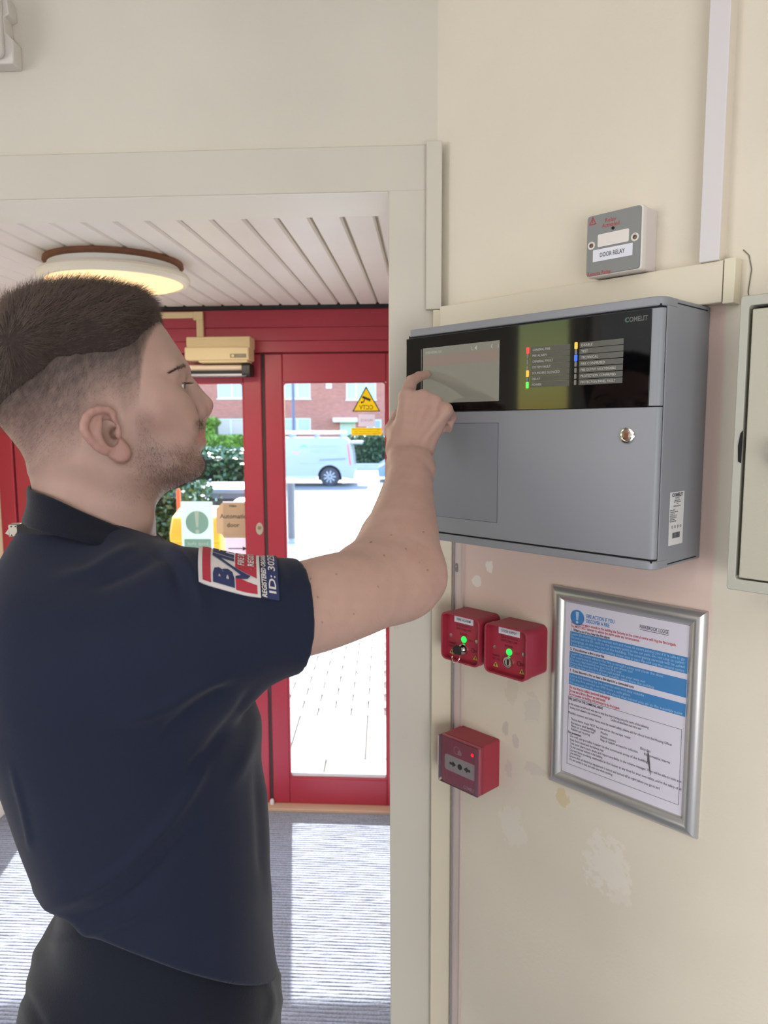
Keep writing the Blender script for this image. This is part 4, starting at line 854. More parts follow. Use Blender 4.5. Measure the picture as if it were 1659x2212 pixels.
MB().box(-2.6, 4, -.12, .12, 0, hwz-.06).build('wall', mat('pale_render', (190, 192, 184), rough=.9, var=.08, vscale=3), t)
MB().box(-2.62, 4, -.16, .16, hwz-.06, hwz).build('coping', mat('coping_stone', (200, 200, 192), rough=.9), t, bevel=.01)

# brick house across the street
HY = 46.0
def hp(px, py): p = at_y(px, py, HY); return float(p[0]), float(p[2])
hx0, hx1 = hp(180, 0)[0]-6, hp(1100, 0)[0]; hz0, hz1 = gy+.05, hp(600, 800)[1]+1.4
ho = thing('brick_house', 'long red brick house with pale windows across the street', 'house', (0, HY, hz0))
M_brick = mat('house_brick', (176, 104, 90), rough=.9); nt = M_brick.node_tree
tc = nt.nodes.new('ShaderNodeTexCoord'); mp = nt.nodes.new('ShaderNodeMapping'); mp.inputs['Rotation'].default_value = (math.radians(-90), 0, 0); bk = nt.nodes.new('ShaderNodeTexBrick')
nt.links.new(tc.outputs['Object'], mp.inputs[0]); nt.links.new(mp.outputs[0], bk.inputs[0]); bk.inputs['Scale'].default_value = 1
bk.inputs['Brick Width'].default_value = .225; bk.inputs['Row Height'].default_value = .075; bk.inputs['Mortar Size'].default_value = .006
for i_, c_ in ((1, (182, 108, 92)), (2, (160, 90, 80)), (3, (190, 160, 150))): bk.inputs[i_].default_value = (*lin(c_), 1)
nt.links.new(bk.outputs[0], nt.nodes['Principled BSDF'].inputs['Base Color'])
wins = [(470, 818, 562, 861), (614, 818, 670, 861.5), (748, 818, 812, 863.5), (465, 904, 566, 949), (614, 903, 671, 936), (792, 906, 824, 932), (300, 818, 372, 861), (300, 904, 372, 946), (890, 818, 950, 862)]
door_px = (735, 909, 768, 958)
# facade as strips round the openings (a grid of pieces joined as the wall)
ops = [(*hp(a, d), *hp(c, b)) for a, b, c, d in wins+[door_px]]           # x0 z0 x1 z1
xs_ = sorted({hx0, hx1} | {o_[0] for o_ in ops} | {o_[2] for o_ in ops}); zs_ = sorted({hz0, hz1} | {o_[1] for o_ in ops} | {o_[3] for o_ in ops})
w = MB()
for i in range(len(xs_)-1):
    for j in range(len(zs_)-1):
        cx_, cz_ = (xs_[i]+xs_[i+1])/2, (zs_[j]+zs_[j+1])/2
        if any(o_[0] < cx_ < o_[2] and o_[1] < cz_ < o_[3] for o_ in ops): continue
        w.add([(xs_[i], 0, zs_[j]-hz0), (xs_[i+1], 0, zs_[j]-hz0), (xs_[i+1], 0, zs_[j+1]-hz0), (xs_[i], 0, zs_[j+1]-hz0)], [(0, 1, 2, 3)])
for o_ in ops:                                                            # reveals
    a, b_, c_, d_ = o_; z_ = hz0
    w.add([(a, 0, b_-z_), (c_, 0, b_-z_), (c_, 0, d_-z_), (a, 0, d_-z_), (a, .12, b_-z_), (c_, .12, b_-z_), (c_, .12, d_-z_), (a, .12, d_-z_)], [(0, 4, 5, 1), (1, 5, 6, 2), (2, 6, 7, 3), (3, 7, 4, 0)])
w.box(hx0, hx1, .16, 7.5, 0, hz1-hz0)
w.build('brick_wall', M_brick, ho, smooth=False)
MB().prism([(-.5, hz1-hz0-.1), (3.8, hz1-hz0+2.6), (8.1, hz1-hz0-.1), (8.1, hz1-hz0), (3.8, hz1-hz0+2.75), (-.5, hz1-hz0)], hx0-.3, hx1+.3, 'x').build('roof', mat('roof_tile', (120, 76, 62), rough=.9), ho, smooth=False)
M_wf = mat('window_frame_white', (216, 222, 230), rough=.5); M_wg = mat('window_glass_far', (150, 168, 190), rough=.08, spec=.6); M_curt = mat('net_curtain', (196, 206, 214), rough=.8); M_curt2 = mat('drawn_curtain', (206, 186, 176), rough=.8)
for k, (a, b_, c_, d_) in enumerate(ops[:-1]):
    z_ = hz0; w_ = c_-a; np_ = 3 if w_ > 1.7 else 2
    f = MB().frame(rrect(a, c_, b_-z_, d_-z_, .002, 1), rrect(a+.08, c_-.08, b_-z_+.08, d_-z_-.08, .002, 1), .04, .12).build('window', M_wf, ho, smooth=False)
    for i in range(1, np_):
        xm = a+w_*i/np_; MB().box(xm-.05, xm+.05, .045, .12, b_-z_+.08, d_-z_-.08).build('mullion', M_wf, f, smooth=False)
    for i in range(np_):
        MB().box(a+w_*i/np_+.05, a+w_*(i+1)/np_-.05, .09, .10, b_-z_+.08, d_-z_-.08).build('pane', M_wg if k != 3 else M_curt2, f, smooth=False)
    MB().box(a-.06, c_+.06, -.07, .05, b_-z_-.06, b_-z_).build('sill', M_wf, f, smooth=False)
a, b_, c_, d_ = ops[-1]
f = MB().frame(rrect(a, c_, b_-hz0, d_-hz0, .002, 1), rrect(a+.07, c_-.07, b_-hz0+.02, d_-hz0-.07, .002, 1), .04, .12).build('front_door', M_wf, ho, smooth=False)
MB().box(a+.07, c_-.07, .08, .1, b_-hz0+.02, d_-hz0-.07).build('door_panel', mat('pale_green_door', (190, 204, 196), rough=.5), f, smooth=False)
q0 = hp(721, 903); q1 = hp(773, 912)
MB().box(q0[0], q1[0], -.9, 0, q1[1]-hz0, q0[1]-hz0).build('door_canopy', M_wf, ho, bevel=.02)
q0 = hp(704, 818); q1 = hp(717, 840)
MB().box(q0[0], q1[0], -.12, 0, q1[1]-hz0, q0[1]-hz0).build('wall_box', M_wf, ho, bevel=.03)
# street lamp column
lp = at_y(634.5, 930, 33); wl = float(at_y(642, 930, 33)[0]-at_y(628, 930, 33)[0])/2*.55
t = thing('lamp_post', 'dark street lamp column rising in front of the brick house', 'lamp post', (float(lp[0]), 33, gy-.05))
MB().lathe([(wl*1.5, 0), (wl*1.5, 1.2), (wl, 1.3), (wl*.7, 6.2)], 14).build('column', mat('column_grey', (92, 88, 112), rough=.5), t)
MB().tube([(0, 0, 6.1), (0, -.1, 6.5), (0, -.5, 6.75), (0, -1.2, 6.8)], .035, 8).build('arm', mat('column_grey'), t)
MB().box(-.12, .12, -1.7, -1.1, 6.74, 6.86).build('lantern', mat('column_grey'), t, bevel=.03)

# van parked across the street, seen from its side; rear end to the right
VY = 25.0
def vp(px, py): p = at_y(px, py, VY); return float(p[0]), float(p[2])
rx, _ = vp(766, 1000); zg = vp(712, 1051)[1]; zr_ = vp(700, 946)[1]
van = thing('van', 'pale blue-white panel van parked across the street outside the right door', 'van', (rx, VY, zg))
Hh = zr_-zg; L_ = 4.9
def V(px, py): a = vp(px, py); return a[0]-rx, a[1]-zg
M_van = mat('van_white', (160, 168, 182), rough=.3, coat=.4); M_vg = mat('van_glass', (60, 72, 88), rough=.06); M_tyre = mat('tyre', (66, 66, 74), rough=.8); M_whl = mat('wheel_trim', (176, 178, 190), rough=.35, metal=.3); M_trimv = mat('van_trim_grey', (128, 140, 158), rough=.5)
wc = V(712, 1033); zw = .33; wr = .33; xr = wc[0]; xf = xr-2.95; ar = wr*1.22
side = [(-.03, .28), (0, .5), (-.04, 1.0), (-.10, 1.35), (-.2, Hh-.12), (-.32, Hh), (-2.9, Hh+.02), (-3.2, Hh-.06), (-3.85, 1.28), (-4.7, 1.05), (-4.88, .8), (-4.9, .3)]
bot = [(-4.85, .24)]
arch = lambda cx: [(cx-ar*math.cos(a), .24+max(0, zw-.24+ar*math.sin(a))) for a in np.linspace(0, math.pi, 12)]
poly = side+[(-4.85, .24)]+arch(xf)+arch(xr)+[(-.05, .24)]
MB().prism(poly[::-1], 0, 1.85).build('body', M_van, van, ang=50)
for cx in (xf, xr):
    for yy in (.06, 1.6):
        wv = MB().lathe([(wr*.62, 0), (wr*.9, 0), (wr, .04), (wr, .18), (wr*.9, .2), (wr*.62, .2)], 28, (cx, yy, zw), 'y').build('wheel', M_tyre, van)
        MB().lathe([(.02, 0), (wr*.2, -.005), (wr*.22, .03), (wr*.6, .04), (wr*.64, .01), (wr*.64, .06)], 28, (cx, yy, zw), 'y').build('hub_cap', mat('hub_dark', (120, 120, 132), rough=.5), wv)
        for k in range(9):
            a = 2*math.pi*k/9; ca, sa = math.cos(a), math.sin(a)
            P = [(cx+ca*r_-sa*q_, zw+sa*r_+ca*q_) for r_, q_ in ((.04, -.014), (wr*.62, -.026), (wr*.62, .026), (.04, .014))]
            MB().prism(P, yy-.012, yy+.03).build('spoke', M_whl, wv, smooth=False)
    MB().prism(arch(cx)+[(cx+ar, .2), (cx-ar, .2)], .3, .32).build('wheel_arch_liner', M_tyre, van)
MB().prism([V(750, 960), V(752.5, 960), V(758.5, 1004), V(755.5, 1005)], -.012, .05).build('tail_light', mat('tail_light_red', (240, 90, 110), rough=.3), van)
a, b_ = V(690, 994), V(746, 990); MB().prism([(a[0], a[1]-.02), (b_[0], a[1]+.02), (b_[0], a[1]+.07), (a[0], a[1]+.03)], -.02, .0).build('side_moulding', M_trimv, van)
a = V(756, 958); MB().box(a[0], a[0]+.42, .1, 1.7, a[1]-.02, a[1]+.07).build('tailgate_spoiler', M_van, van, bevel=.02)
MB().box(xf+ar+.05, xr-ar-.05, -.012, 0, .26, .36).build('sill_trim', mat('van_sill', (188, 200, 196), rough=.5), van)
MB().prism([(-3.55, 1.18), (-2.75, 1.18), (-2.75, Hh-.18), (-3.2, Hh-.18)], -.006, 0).build('cab_window', M_vg, van)
MB().box(-2.62, -2.61, -.004, 0, .42, Hh-.15).build('door_seam', M_trimv, van)
rk = MB(); 
for px_ in (625, 680, 735):
    xr_ = V(px_, 946)[0]; MB().box(xr_-.02, xr_+.02, .1, 1.75, Hh, Hh+.14).build('roof_bar', M_trimv, van)
tb = V(617, 937); te = V(752, 937); MB().tube([(tb[0]-.6, .3, Hh+.18), (te[0]-.1, .3, Hh+.18)], .055, 10).build('roof_tube', mat('white_roof_tube', (232, 236, 240), rough=.4), van)
MB().tube([(tb[0]-.6, .9, Hh+.18), (te[0]-.1, .9, Hh+.18)], .055, 10).build('roof_tube', mat('white_roof_tube'), van)
q = V(645, 968)
def arc_shape(cx, cz, w_, h_, t_, s_): 
    up = [(cx-w_/2+w_*i/10, cz+s_*h_*math.sin(math.pi*i/10)) for i in range(11)]; dn = [(cx-w_/2+w_*i/10, cz+s_*(h_-t_)*math.sin(math.pi*i/10)) for i in range(11)]
    return up+dn[::-1] if s_ < 0 else (up+dn[::-1])[::-1]
a = V(656, 967); MB().prism(arc_shape(a[0], a[1]-.03, .36, .12, .07, 1), -.004, 0).build('logo_swoosh', mat('logo_teal', (110, 200, 190)), van, smooth=False)
a = V(640, 976); MB().prism(arc_shape(a[0], a[1]+.04, .36, .11, .05, -1), -.004, 0).build('logo_swoosh', mat('logo_coral', (236, 150, 160)), van, smooth=False)
a0_ = V(669, 965); a1_ = V(734, 965)
x = MB().text('ENVIRONMENT', (a0_[0]+a1_[0])/2, a0_[1], -.004, .105, w=a1_[0]-a0_[0]-.0).text('SERVICES', (a0_[0]+a1_[0])/2, V(700, 975)[1], -.004, .09, w=(a1_[0]-a0_[0])*.98)
x.text('Building services & repairs', (V(629, 0)[0]+V(690, 0)[0])/2, V(650, 1001)[1], -.004, .06, w=V(690, 0)[0]-V(629, 0)[0])
x.build('lettering', mat('van_blue_print', (150, 168, 206), rough=.5), van, smooth=False)['kind'] = 'stuff'
# nose of a dark car behind the arm
CY = 27.0; p = at_y(818, 1043, CY); t = thing('car', 'front corner of a blue-grey car parked to the right of the van', 'car', (float(p[0]), CY, float(p[2])))
B = [(0, .25), (-.02, .45), (.03, .68), (.35, .86), (1.0, .95), (1.7, 1.42), (3.1, 1.45), (3.8, 1.0), (4.1, .9), (4.15, .3)]
MB().prism((B+[(4.1, .22), (.05, .22)])[::-1], 0, 1.7).build('body', mat('car_blue_grey', (120, 150, 180), rough=.25, coat=.5), t, ang=50)
for cx in (.75, 3.3): 
    wv = MB().lathe([(.19, 0), (.29, 0), (.31, .04), (.31, .17), (.19, .17)], 24, (cx, -.02, .31), 'y').build('wheel', M_tyre, t)
    MB().lathe([(.02, -.01), (.18, -.005), (.19, .02)], 20, (cx, -.02, .31), 'y').build('hub_cap', M_whl, wv)
MB().prism([(1.12, .97), (1.75, 1.36), (3.0, 1.38), (3.4, 1.02)], -.005, 0).build('side_windows', M_vg, t)
MB().prism([(-.01, .55), (.22, .68), (.24, .76), (.02, .66)], -.006, .3).build('headlight', mat('headlight_clear', (226, 232, 240), rough=.1), t)
# ------------------------------------------------------------------ the person: implicit surfaces turned into one continuous mesh
HM = at_y(300, 850, 0.80); HA = math.radians(13)
XH = np.array([math.cos(HA), math.sin(HA), 0]); YH = np.array([-math.sin(HA), math.cos(HA), 0])
def toL(P): P = np.asarray(P, float); d = P-np.array([HM[0], HM[1], 0]); return np.stack([d@XH, d@YH, d[..., 2]], -1)
def toW(L): L = np.asarray(L, float); return np.array([HM[0], HM[1], 0])+L[..., 0:1]*XH+L[..., 1:2]*YH+L[..., 2:3]*np.array([0, 0, 1.])
def hq(px, py, s=0.0):                          # pixel to body coordinates on the plane s (s < 0 is his right side, nearer the lens)
    r = ray(px, py); P0 = HM+YH*s; t = ((P0-EYE)@YH)/(r@YH); return toL(EYE+r*t)
def hd_(px, py, Y): return toL(at_y(px, py, Y))
def project(L):
    P = toW(L)-EYE
    X = P[..., 0]; Yc = P[..., 1]*math.cos(PITCH)-P[..., 2]*math.sin(PITCH); Z = P[..., 1]*math.sin(PITCH)+P[..., 2]*math.cos(PITCH)
    x = X/Yc; y = -Z/Yc
    return np.stack([829.5+FPX*(_c*x-_s*y), 1106+FPX*(_s*x+_c*y)], -1)
def smin(a, b, k):
    if k <= 0: return np.minimum(a, b)
    h = np.maximum(k-np.abs(a-b), 0)/k; return np.minimum(a, b)-h*h*k*.25
class Prim:
    def __init__(s, fn, lo, hi, op='u', k=.01): s.fn, s.lo, s.hi, s.op, s.k = fn, np.array(lo, float), np.array(hi, float), op, k
def cone(p, q, r1, r2, op='u', k=.01):          # round cone
    p, q = np.array(p, float), np.array(q, float); ba = q-p; L2 = ba@ba
    def fn(P):
        t = np.clip(((P-p)@ba)/L2, 0, 1); return np.linalg.norm(P-p-t[:, None]*ba, axis=1)-(r1+(r2-r1)*t)
    r = max(r1, r2); return Prim(fn, np.minimum(p, q)-r, np.maximum(p, q)+r, op, k)
def group(ps, ki, k):
    def fn(P):
        D = ps[0].fn(P)
        for p in ps[1:]: D = smin(D, p.fn(P), ki)
        return D
    return Prim(fn, np.min([p.lo for p in ps], 0), np.max([p.hi for p in ps], 0), 'u', k)
def ball(c, r, op='u', k=.01): return cone(c, np.array(c)+1e-5, r, r, op, k)
def ellip(c, rad, op='u', k=.01, R=None):
    c = np.array(c, float); rad = np.array(rad, float); m = rad.max()
    def fn(P):
        d = P-c
        if R is not None: d = d@R
        k0 = np.linalg.norm(d/rad, axis=1); k1 = np.linalg.norm(d/rad**2, axis=1); return k0*(k0-1)/np.maximum(k1, 1e-9)
    return Prim(fn, c-m, c+m, op, k)
def net(prims, h, pad=.004):
    """naive surface nets over blocks of a sparse lattice"""
    B = 28; blocks = set(); km = max(p.k for p in prims if p.op == 'u')
    for p in prims:
        if p.op != 'u': continue
        a = np.floor((p.lo-p.k*.8-pad)/(h*B)).astype(int); b = np.floor((p.hi+p.k*.8+pad)/(h*B)).astype(int)
        for i in range(a[0], b[0]+1):
            for j in range(a[1], b[1]+1):
                for k in range(a[2], b[2]+1): blocks.add((i, j, k))
    g = np.arange(B+1); G = np.stack(np.meshgrid(g, g, g, indexing='ij'), -1).reshape(-1, 3)
    OFF = 1 << 20; keys = []; verts = []; quads = []
    def key(c): return ((c[..., 0]+OFF) << 42) | ((c[..., 1]+OFF) << 21) | (c[..., 2]+OFF)
    corners = [(i, j, k) for i in (0, 1) for j in (0, 1) for k in (0, 1)]
    edges = [(a, b) for a in range(8) for b in range(a+1, 8) if sum(abs(corners[a][t]-corners[b][t]) for t in range(3)) == 1]
    for bl in blocks:
        o = np.array(bl)*B; P = (G+o)*h; lo, hi = P[0], P[-1]
        D = np.full(len(P), 1.0)
        act = [p for p in prims if np.all(p.lo-(km if p.op == 'u' else p.k)-2*h <= hi) and np.all(p.hi+(km if p.op == 'u' else p.k)+2*h >= lo)]
        if not any(p.op == 'u' for p in act): continue
        for p in act:
            d = p.fn(P)
            if p.op == 'u': D = smin(D, d, p.k)
            elif p.op == 's': D = -smin(-D, d, p.k)
            else: D = -smin(-D, -d, p.k)
        if D.min() > 0 or D.max() < 0: continue
        D = D.reshape(B+1, B+1, B+1); ins = D < 0
        cs = [D[i:B+i, j:B+j, k:B+k] for i, j, k in corners]; si = [c < 0 for c in cs]
        n_in = sum(s.astype(np.int8) for s in si); mask = (n_in > 0) & (n_in < 8); idx = np.argwhere(mask)
        if not len(idx): continue
        cv = np.stack([c[mask] for c in cs], 1); acc = np.zeros((len(idx), 3)); cnt = np.zeros(len(idx))
        for a, b in edges:
            va, vb = cv[:, a], cv[:, b]; cr = (va < 0) != (vb < 0); t = np.where(cr, va/np.where(cr, va-vb, 1), 0)
            pa, pb = np.array(corners[a], float), np.array(corners[b], float)
            acc += np.where(cr[:, None], pa+t[:, None]*(pb-pa), 0); cnt += cr
        verts.append((idx+o+acc/cnt[:, None])*h); keys.append(key(idx+o))
        for ax in range(3):
            u, w = (ax+1) % 3, (ax+2) % 3
            A = ins[:B, :B, :B]; sl = [slice(0, B)]*3; sl[ax] = slice(1, B+1); Bv = ins[tuple(sl)]
            e = np.argwhere(A != Bv)
            if not len(e): continue
            fl = A[tuple(e.T)]; q = []
            for du, dw in ((-1, -1), (0, -1), (0, 0), (-1, 0)):
                c = e+o; c = c.copy(); c[:, u] += du; c[:, w] += dw; q.append(key(c))
            q = np.stack(q, 1); q[~fl] = q[~fl][:, ::-1]; quads.append(q)
    K = np.concatenate(keys); V = np.concatenate(verts); Q = np.concatenate(quads)
    srt = np.argsort(K); K = K[srt]; V = V[srt]
    I = np.clip(np.searchsorted(K, Q), 0, len(K)-1); ok = np.all(K[I] == Q, axis=1)
    return V, I[ok]
def islands(V, F):                               # keep only the largest connected piece
    lab = np.arange(len(V))
    while True:
        m = lab[F].min(1); new = lab.copy(); np.minimum.at(new, F.ravel(), np.repeat(m, F.shape[1])); new = new[new]
        if np.array_equal(new, lab): break
        lab = new
    ids, c = np.unique(lab[F[:, 0]], return_counts=True); keep = ids[np.argmax(c)]
    F = F[lab[F[:, 0]] == keep]; used = np.unique(F); mp = np.full(len(V), -1); mp[used] = np.arange(len(used)); return V[used], mp[F]
def vnormals(V, F):
    a = V[F[:, 2]]-V[F[:, 0]]; b = V[F[:, 3]]-V[F[:, 1]]; n = np.cross(a, b); N = np.zeros_like(V)
    for i in range(4): np.add.at(N, F[:, i], n)
    return N/np.maximum(np.linalg.norm(N, axis=1), 1e-12)[:, None]
def relax(V, F, it=2, lam=.5):
    E = np.concatenate([F[:, [i, (i+1) % 4]] for i in range(4)])
    for k in range(it):
        for l in (lam, -lam*1.03):
            S = np.zeros_like(V); c = np.zeros(len(V)); np.add.at(S, E[:, 0], V[E[:, 1]]); np.add.at(c, E[:, 0], 1); np.add.at(S, E[:, 1], V[E[:, 0]]); np.add.at(c, E[:, 1], 1)
            V = V+l*(S/np.maximum(c, 1)[:, None]-V)
    return V
def mesh_np(name, V, F, mats, parent, col=None, smooth=True):
    me = bpy.data.meshes.new(name); n = F.shape[1]
    me.vertices.add(len(V)); me.vertices.foreach_set('co', np.ascontiguousarray(V, np.float32).ravel())
    me.loops.add(F.size); me.loops.foreach_set('vertex_index', np.ascontiguousarray(F, np.int32).ravel())
    me.polygons.add(len(F)); me.polygons.foreach_set('loop_start', np.arange(0, F.size, n, dtype=np.int32)); me.polygons.foreach_set('loop_total', np.full(len(F), n, np.int32))
    me.update(calc_edges=True); me.polygons.foreach_set('use_smooth', np.full(len(F), smooth))
    if col is not None:
        at = me.color_attributes.new('Col', 'FLOAT_COLOR', 'POINT'); at.data.foreach_set('color', np.concatenate([col, np.ones((len(V), 1))], 1).astype(np.float32).ravel())
    me.materials.append(mats); o = bpy.data.objects.new(name, me); C.objects.link(o); o.parent = parent; return o

# ---- 2D maps in the plane of the profile
class Map2:
    def __init__(s, A, lo, st): s.A, s.lo, s.st = A, lo, st
    def __call__(s, a, z):
        x = np.clip((a-s.lo[0])/s.st, 0, s.A.shape[0]-1.001); y = np.clip((z-s.lo[1])/s.st, 0, s.A.shape[1]-1.001)
        i = x.astype(int); j = y.astype(int); fx = x-i; fy = y-j; A = s.A
        return A[i, j]*(1-fx)*(1-fy)+A[i+1, j]*fx*(1-fy)+A[i, j+1]*(1-fx)*fy+A[i+1, j+1]*fx*fy
def smooth_poly(P, it=2):
    P = np.array(P, float)
    for _ in range(it):
        Q = np.roll(P, -1, 0); P = np.stack([P*.75+Q*.25, P*.25+Q*.75], 1).reshape(-1, 2)
    return P
def poly_sdf(P, lo, hi, st, blur=0):
    xs = np.arange(lo[0], hi[0], st); zs = np.arange(lo[1], hi[1], st); X, Z = np.meshgrid(xs, zs, indexing='ij'); p = np.stack([X.ravel(), Z.ravel()], 1)
    d = np.full(len(p), 1e9); ins = np.zeros(len(p), bool); Q = np.roll(P, -1, 0)
    for a, b in zip(P, Q):
        ba = b-a; t = np.clip(((p-a)@ba)/max(ba@ba, 1e-12), 0, 1); d = np.minimum(d, ((p-a-t[:, None]*ba)**2).sum(1))
        c = ((a[1] > p[:, 1]) != (b[1] > p[:, 1])); 
        with np.errstate(divide='ignore', invalid='ignore'): xx = (b[0]-a[0])*(p[:, 1]-a[1])/(b[1]-a[1])+a[0]
        ins ^= c & (p[:, 0] < xx)
    d = np.sqrt(d); d = np.where(ins, d, -d).reshape(X.shape)      # positive inside
    for _ in range(blur): d[1:-1, 1:-1] = (d[1:-1, 1:-1]*4+d[:-2, 1:-1]+d[2:, 1:-1]+d[1:-1, :-2]+d[1:-1, 2:])/8
    return Map2(d, lo, st)
def idw(ctrl, lo, hi, st, pw=2.4):
    xs = np.arange(lo[0], hi[0], st); zs = np.arange(lo[1], hi[1], st); X, Z = np.meshgrid(xs, zs, indexing='ij'); W = 0; S = [0]*(len(ctrl[0])-2)
    for c in ctrl:
        q = hq(c[0], c[1]); w = 1/(((X-q[0])**2+(Z-q[2])**2)+1e-4)**(pw/2); W = W+w
        for i in range(len(S)): S[i] = S[i]+w*c[2+i]
    return [Map2(s_/W, lo, st) for s_ in S]
def pl(P): return np.array([hq(*p)[[0, 2]] for p in P])
scalp = [(-6, 905), (-16, 850), (-20, 780), (-10, 715), (12, 672), (45, 644), (95, 628), (157, 622), (219, 624), (278, 636), (318, 659), (340, 684), (349, 700), (364, 720), (380, 745), (393, 764), (403, 783), (407, 797), (403, 811), (408, 835), (420, 866), (429, 892), (433, 903), (435.5, 914), (439, 924), (438.5, 934), (428, 941), (431, 947), (441.5, 954), (440.5, 965), (433, 976), (437, 987), (443.5, 999), (443, 1012), (436, 1027), (417, 1037), (392, 1048), (345, 1066), (300, 1062), (260, 1052), (215, 1046), (140, 1040), (74, 1030), (58, 985), (27, 945)]
LO, HI, ST = (-.20, 1.50), (.13, 1.86), .0015
mHead = poly_sdf(smooth_poly(pl(scalp), 1), LO, HI, ST, blur=1)
ctrl = [(150, 790, .062, .0775), (50, 800, .060, .071), (250, 720, .058, .072), (330, 735, .048, .065), (385, 800, .041, .062), (330, 830, .05, .068), (350, 880, .046, .067), (405, 890, .050, .060), (415, 940, .050, .054), (425, 1005, .034, .044), (375, 1000, .030, .057), (300, 1000, .028, .063), (240, 930, .050, .072), (220, 1000, .034, .064), (90, 960, .048, .060)]
mR, mW = idw(ctrl, LO, HI, .003)
def f_head(P):
    q = 1-np.clip(mHead(P[:, 0], P[:, 2])/mR(P[:, 0], P[:, 2]), -1.5, 1); W = mW(P[:, 0], P[:, 2])
    return ((np.maximum(q, 0)**2.15+(np.abs(P[:, 1])/W)**2.15)**(1/2.15)-1)*.048
def stack(rows, op='u', k=.02, p=2.2):          # rows (z, a0, a1, half width) listed downwards
    R = np.array(sorted(rows)); z = R[:, 0]; zf = np.linspace(z[0], z[-1], 200)
    def cub(v):
        f = np.interp(zf, z, v); kz = np.ones(13)/13; g = np.concatenate([np.full(6, f[0]), f, np.full(6, f[-1])]); return np.convolve(g, kz, 'valid')
    C0 = cub((R[:, 1]+R[:, 2])/2); A = cub((R[:, 2]-R[:, 1])/2); Bw = cub(R[:, 3])
    def fn(P):
        c = np.interp(P[:, 2], zf, C0); a = np.interp(P[:, 2], zf, A); b = np.interp(P[:, 2], zf, Bw)
        g = ((np.abs(P[:, 0]-c)/a)**p+(np.abs(P[:, 1])/b)**p)**(1/p)-1
        return np.maximum(g*np.minimum(a, b), np.maximum(z[0]-P[:, 2], P[:, 2]-z[-1]))
    m = R[:, 3].max(); return Prim(fn, (R[:, 1].min(), -m, z[0]), (R[:, 2].max(), m, z[-1]), op, k)
def row(y, x0, x1, w): a, b = hq(x0, y), hq(x1, y); return ((a[2]+b[2])/2, a[0], b[0], w)

prims = [Prim(f_head, (-.19, -.085, 1.53), (.09, .085, 1.82), 'u', .0)]
prims += [stack([row(985, 95, 300, .054), row(1040, 74, 330, .060), row(1080, 70, 342, .062), row(1120, 66, 328, .064), row(1180, 56, 330, .070), row(1230, 40, 335, .078)], 'u', .022, 2.0)]
prims += [cone(hq(222, 985, -.056), hq(300, 1120, -.036), .012, .012, 'u', .03), cone(hq(222, 985, .056), hq(300, 1120, .036), .012, .012, 'u', .03)]
for s in (-1, 1):                               # eye sockets, lids, cheek bones, nose wings
    e = hq(374, 832, -.032); e[1] *= -s
    prims.append(ellip(e+[.016, 0, .001], (.012, .018, .0125), 's', .014))
    prims.append(ellip(hq(338, 872, -.052)*[1, -s, 1], (.026, .012, .014), 'u', .03))
    prims.append(ball(e, .0131, 'u', .006))
    prims.append(cone(hq(392, 802, -.012)*[1, -s, 1], hq(372, 797, -.046)*[1, -s, 1], .0065, .006, 'u', .014))
    prims.append(ellip(e+[.0125, 0, -.0012], (.008, .0115, .0019), 's', .0012))
prims += [cone(hq(395, 824), hq(443.5, 873.5), .0072, .0086, 'u', .012), cone(hq(404, 850), hq(432, 888), .0125, .0105, 'u', .008)]
for s in (-1, 1):
    prims += [ellip(hq(425, 889, -.0128)*[1, -s, 1], (.0095, .0062, .0072), 'u', .005), cone(hq(404, 838, -.006)*[1, -s, 1], hq(424, 884, -.012)*[1, -s, 1], .006, .006, 'u', .01)]
    prims += [ellip(hq(436, 897.5, -.0062)*[1, -s, 1], (.0055, .0026, .0035), 's', .002)]
prims += [cone(hq(434, 902, -.0), hq(437, 920, 0), .0035, .003, 'u', .006)]
for s in (-1, 1):
    prims += [cone(hq(434, 943, 0), hq(411, 943, -.023)*[1, -s, 1], .0016, .0012, 's', .003), cone(hq(433, 955, 0), hq(414, 950, -.018)*[1, -s, 1], .0048, .002, 'u', .006), cone(hq(431, 933, 0), hq(413, 938, -.019)*[1, -s, 1], .0042, .002, 'u', .006)]
    prims += [ellip(hq(386, 918, -.042)*[1, -s, 1], (.018, .012, .024), 'u', .016)]
    for a, b in (((414, 884, -.0205), (421, 912, -.0255)), ((421, 912, -.0255), (422, 948, -.027))): prims.append(cone(hq(*a)*[1, -s, 1], hq(*b)*[1, -s, 1], .0022, .0024, 's', .008))       # fold from nose to mouth
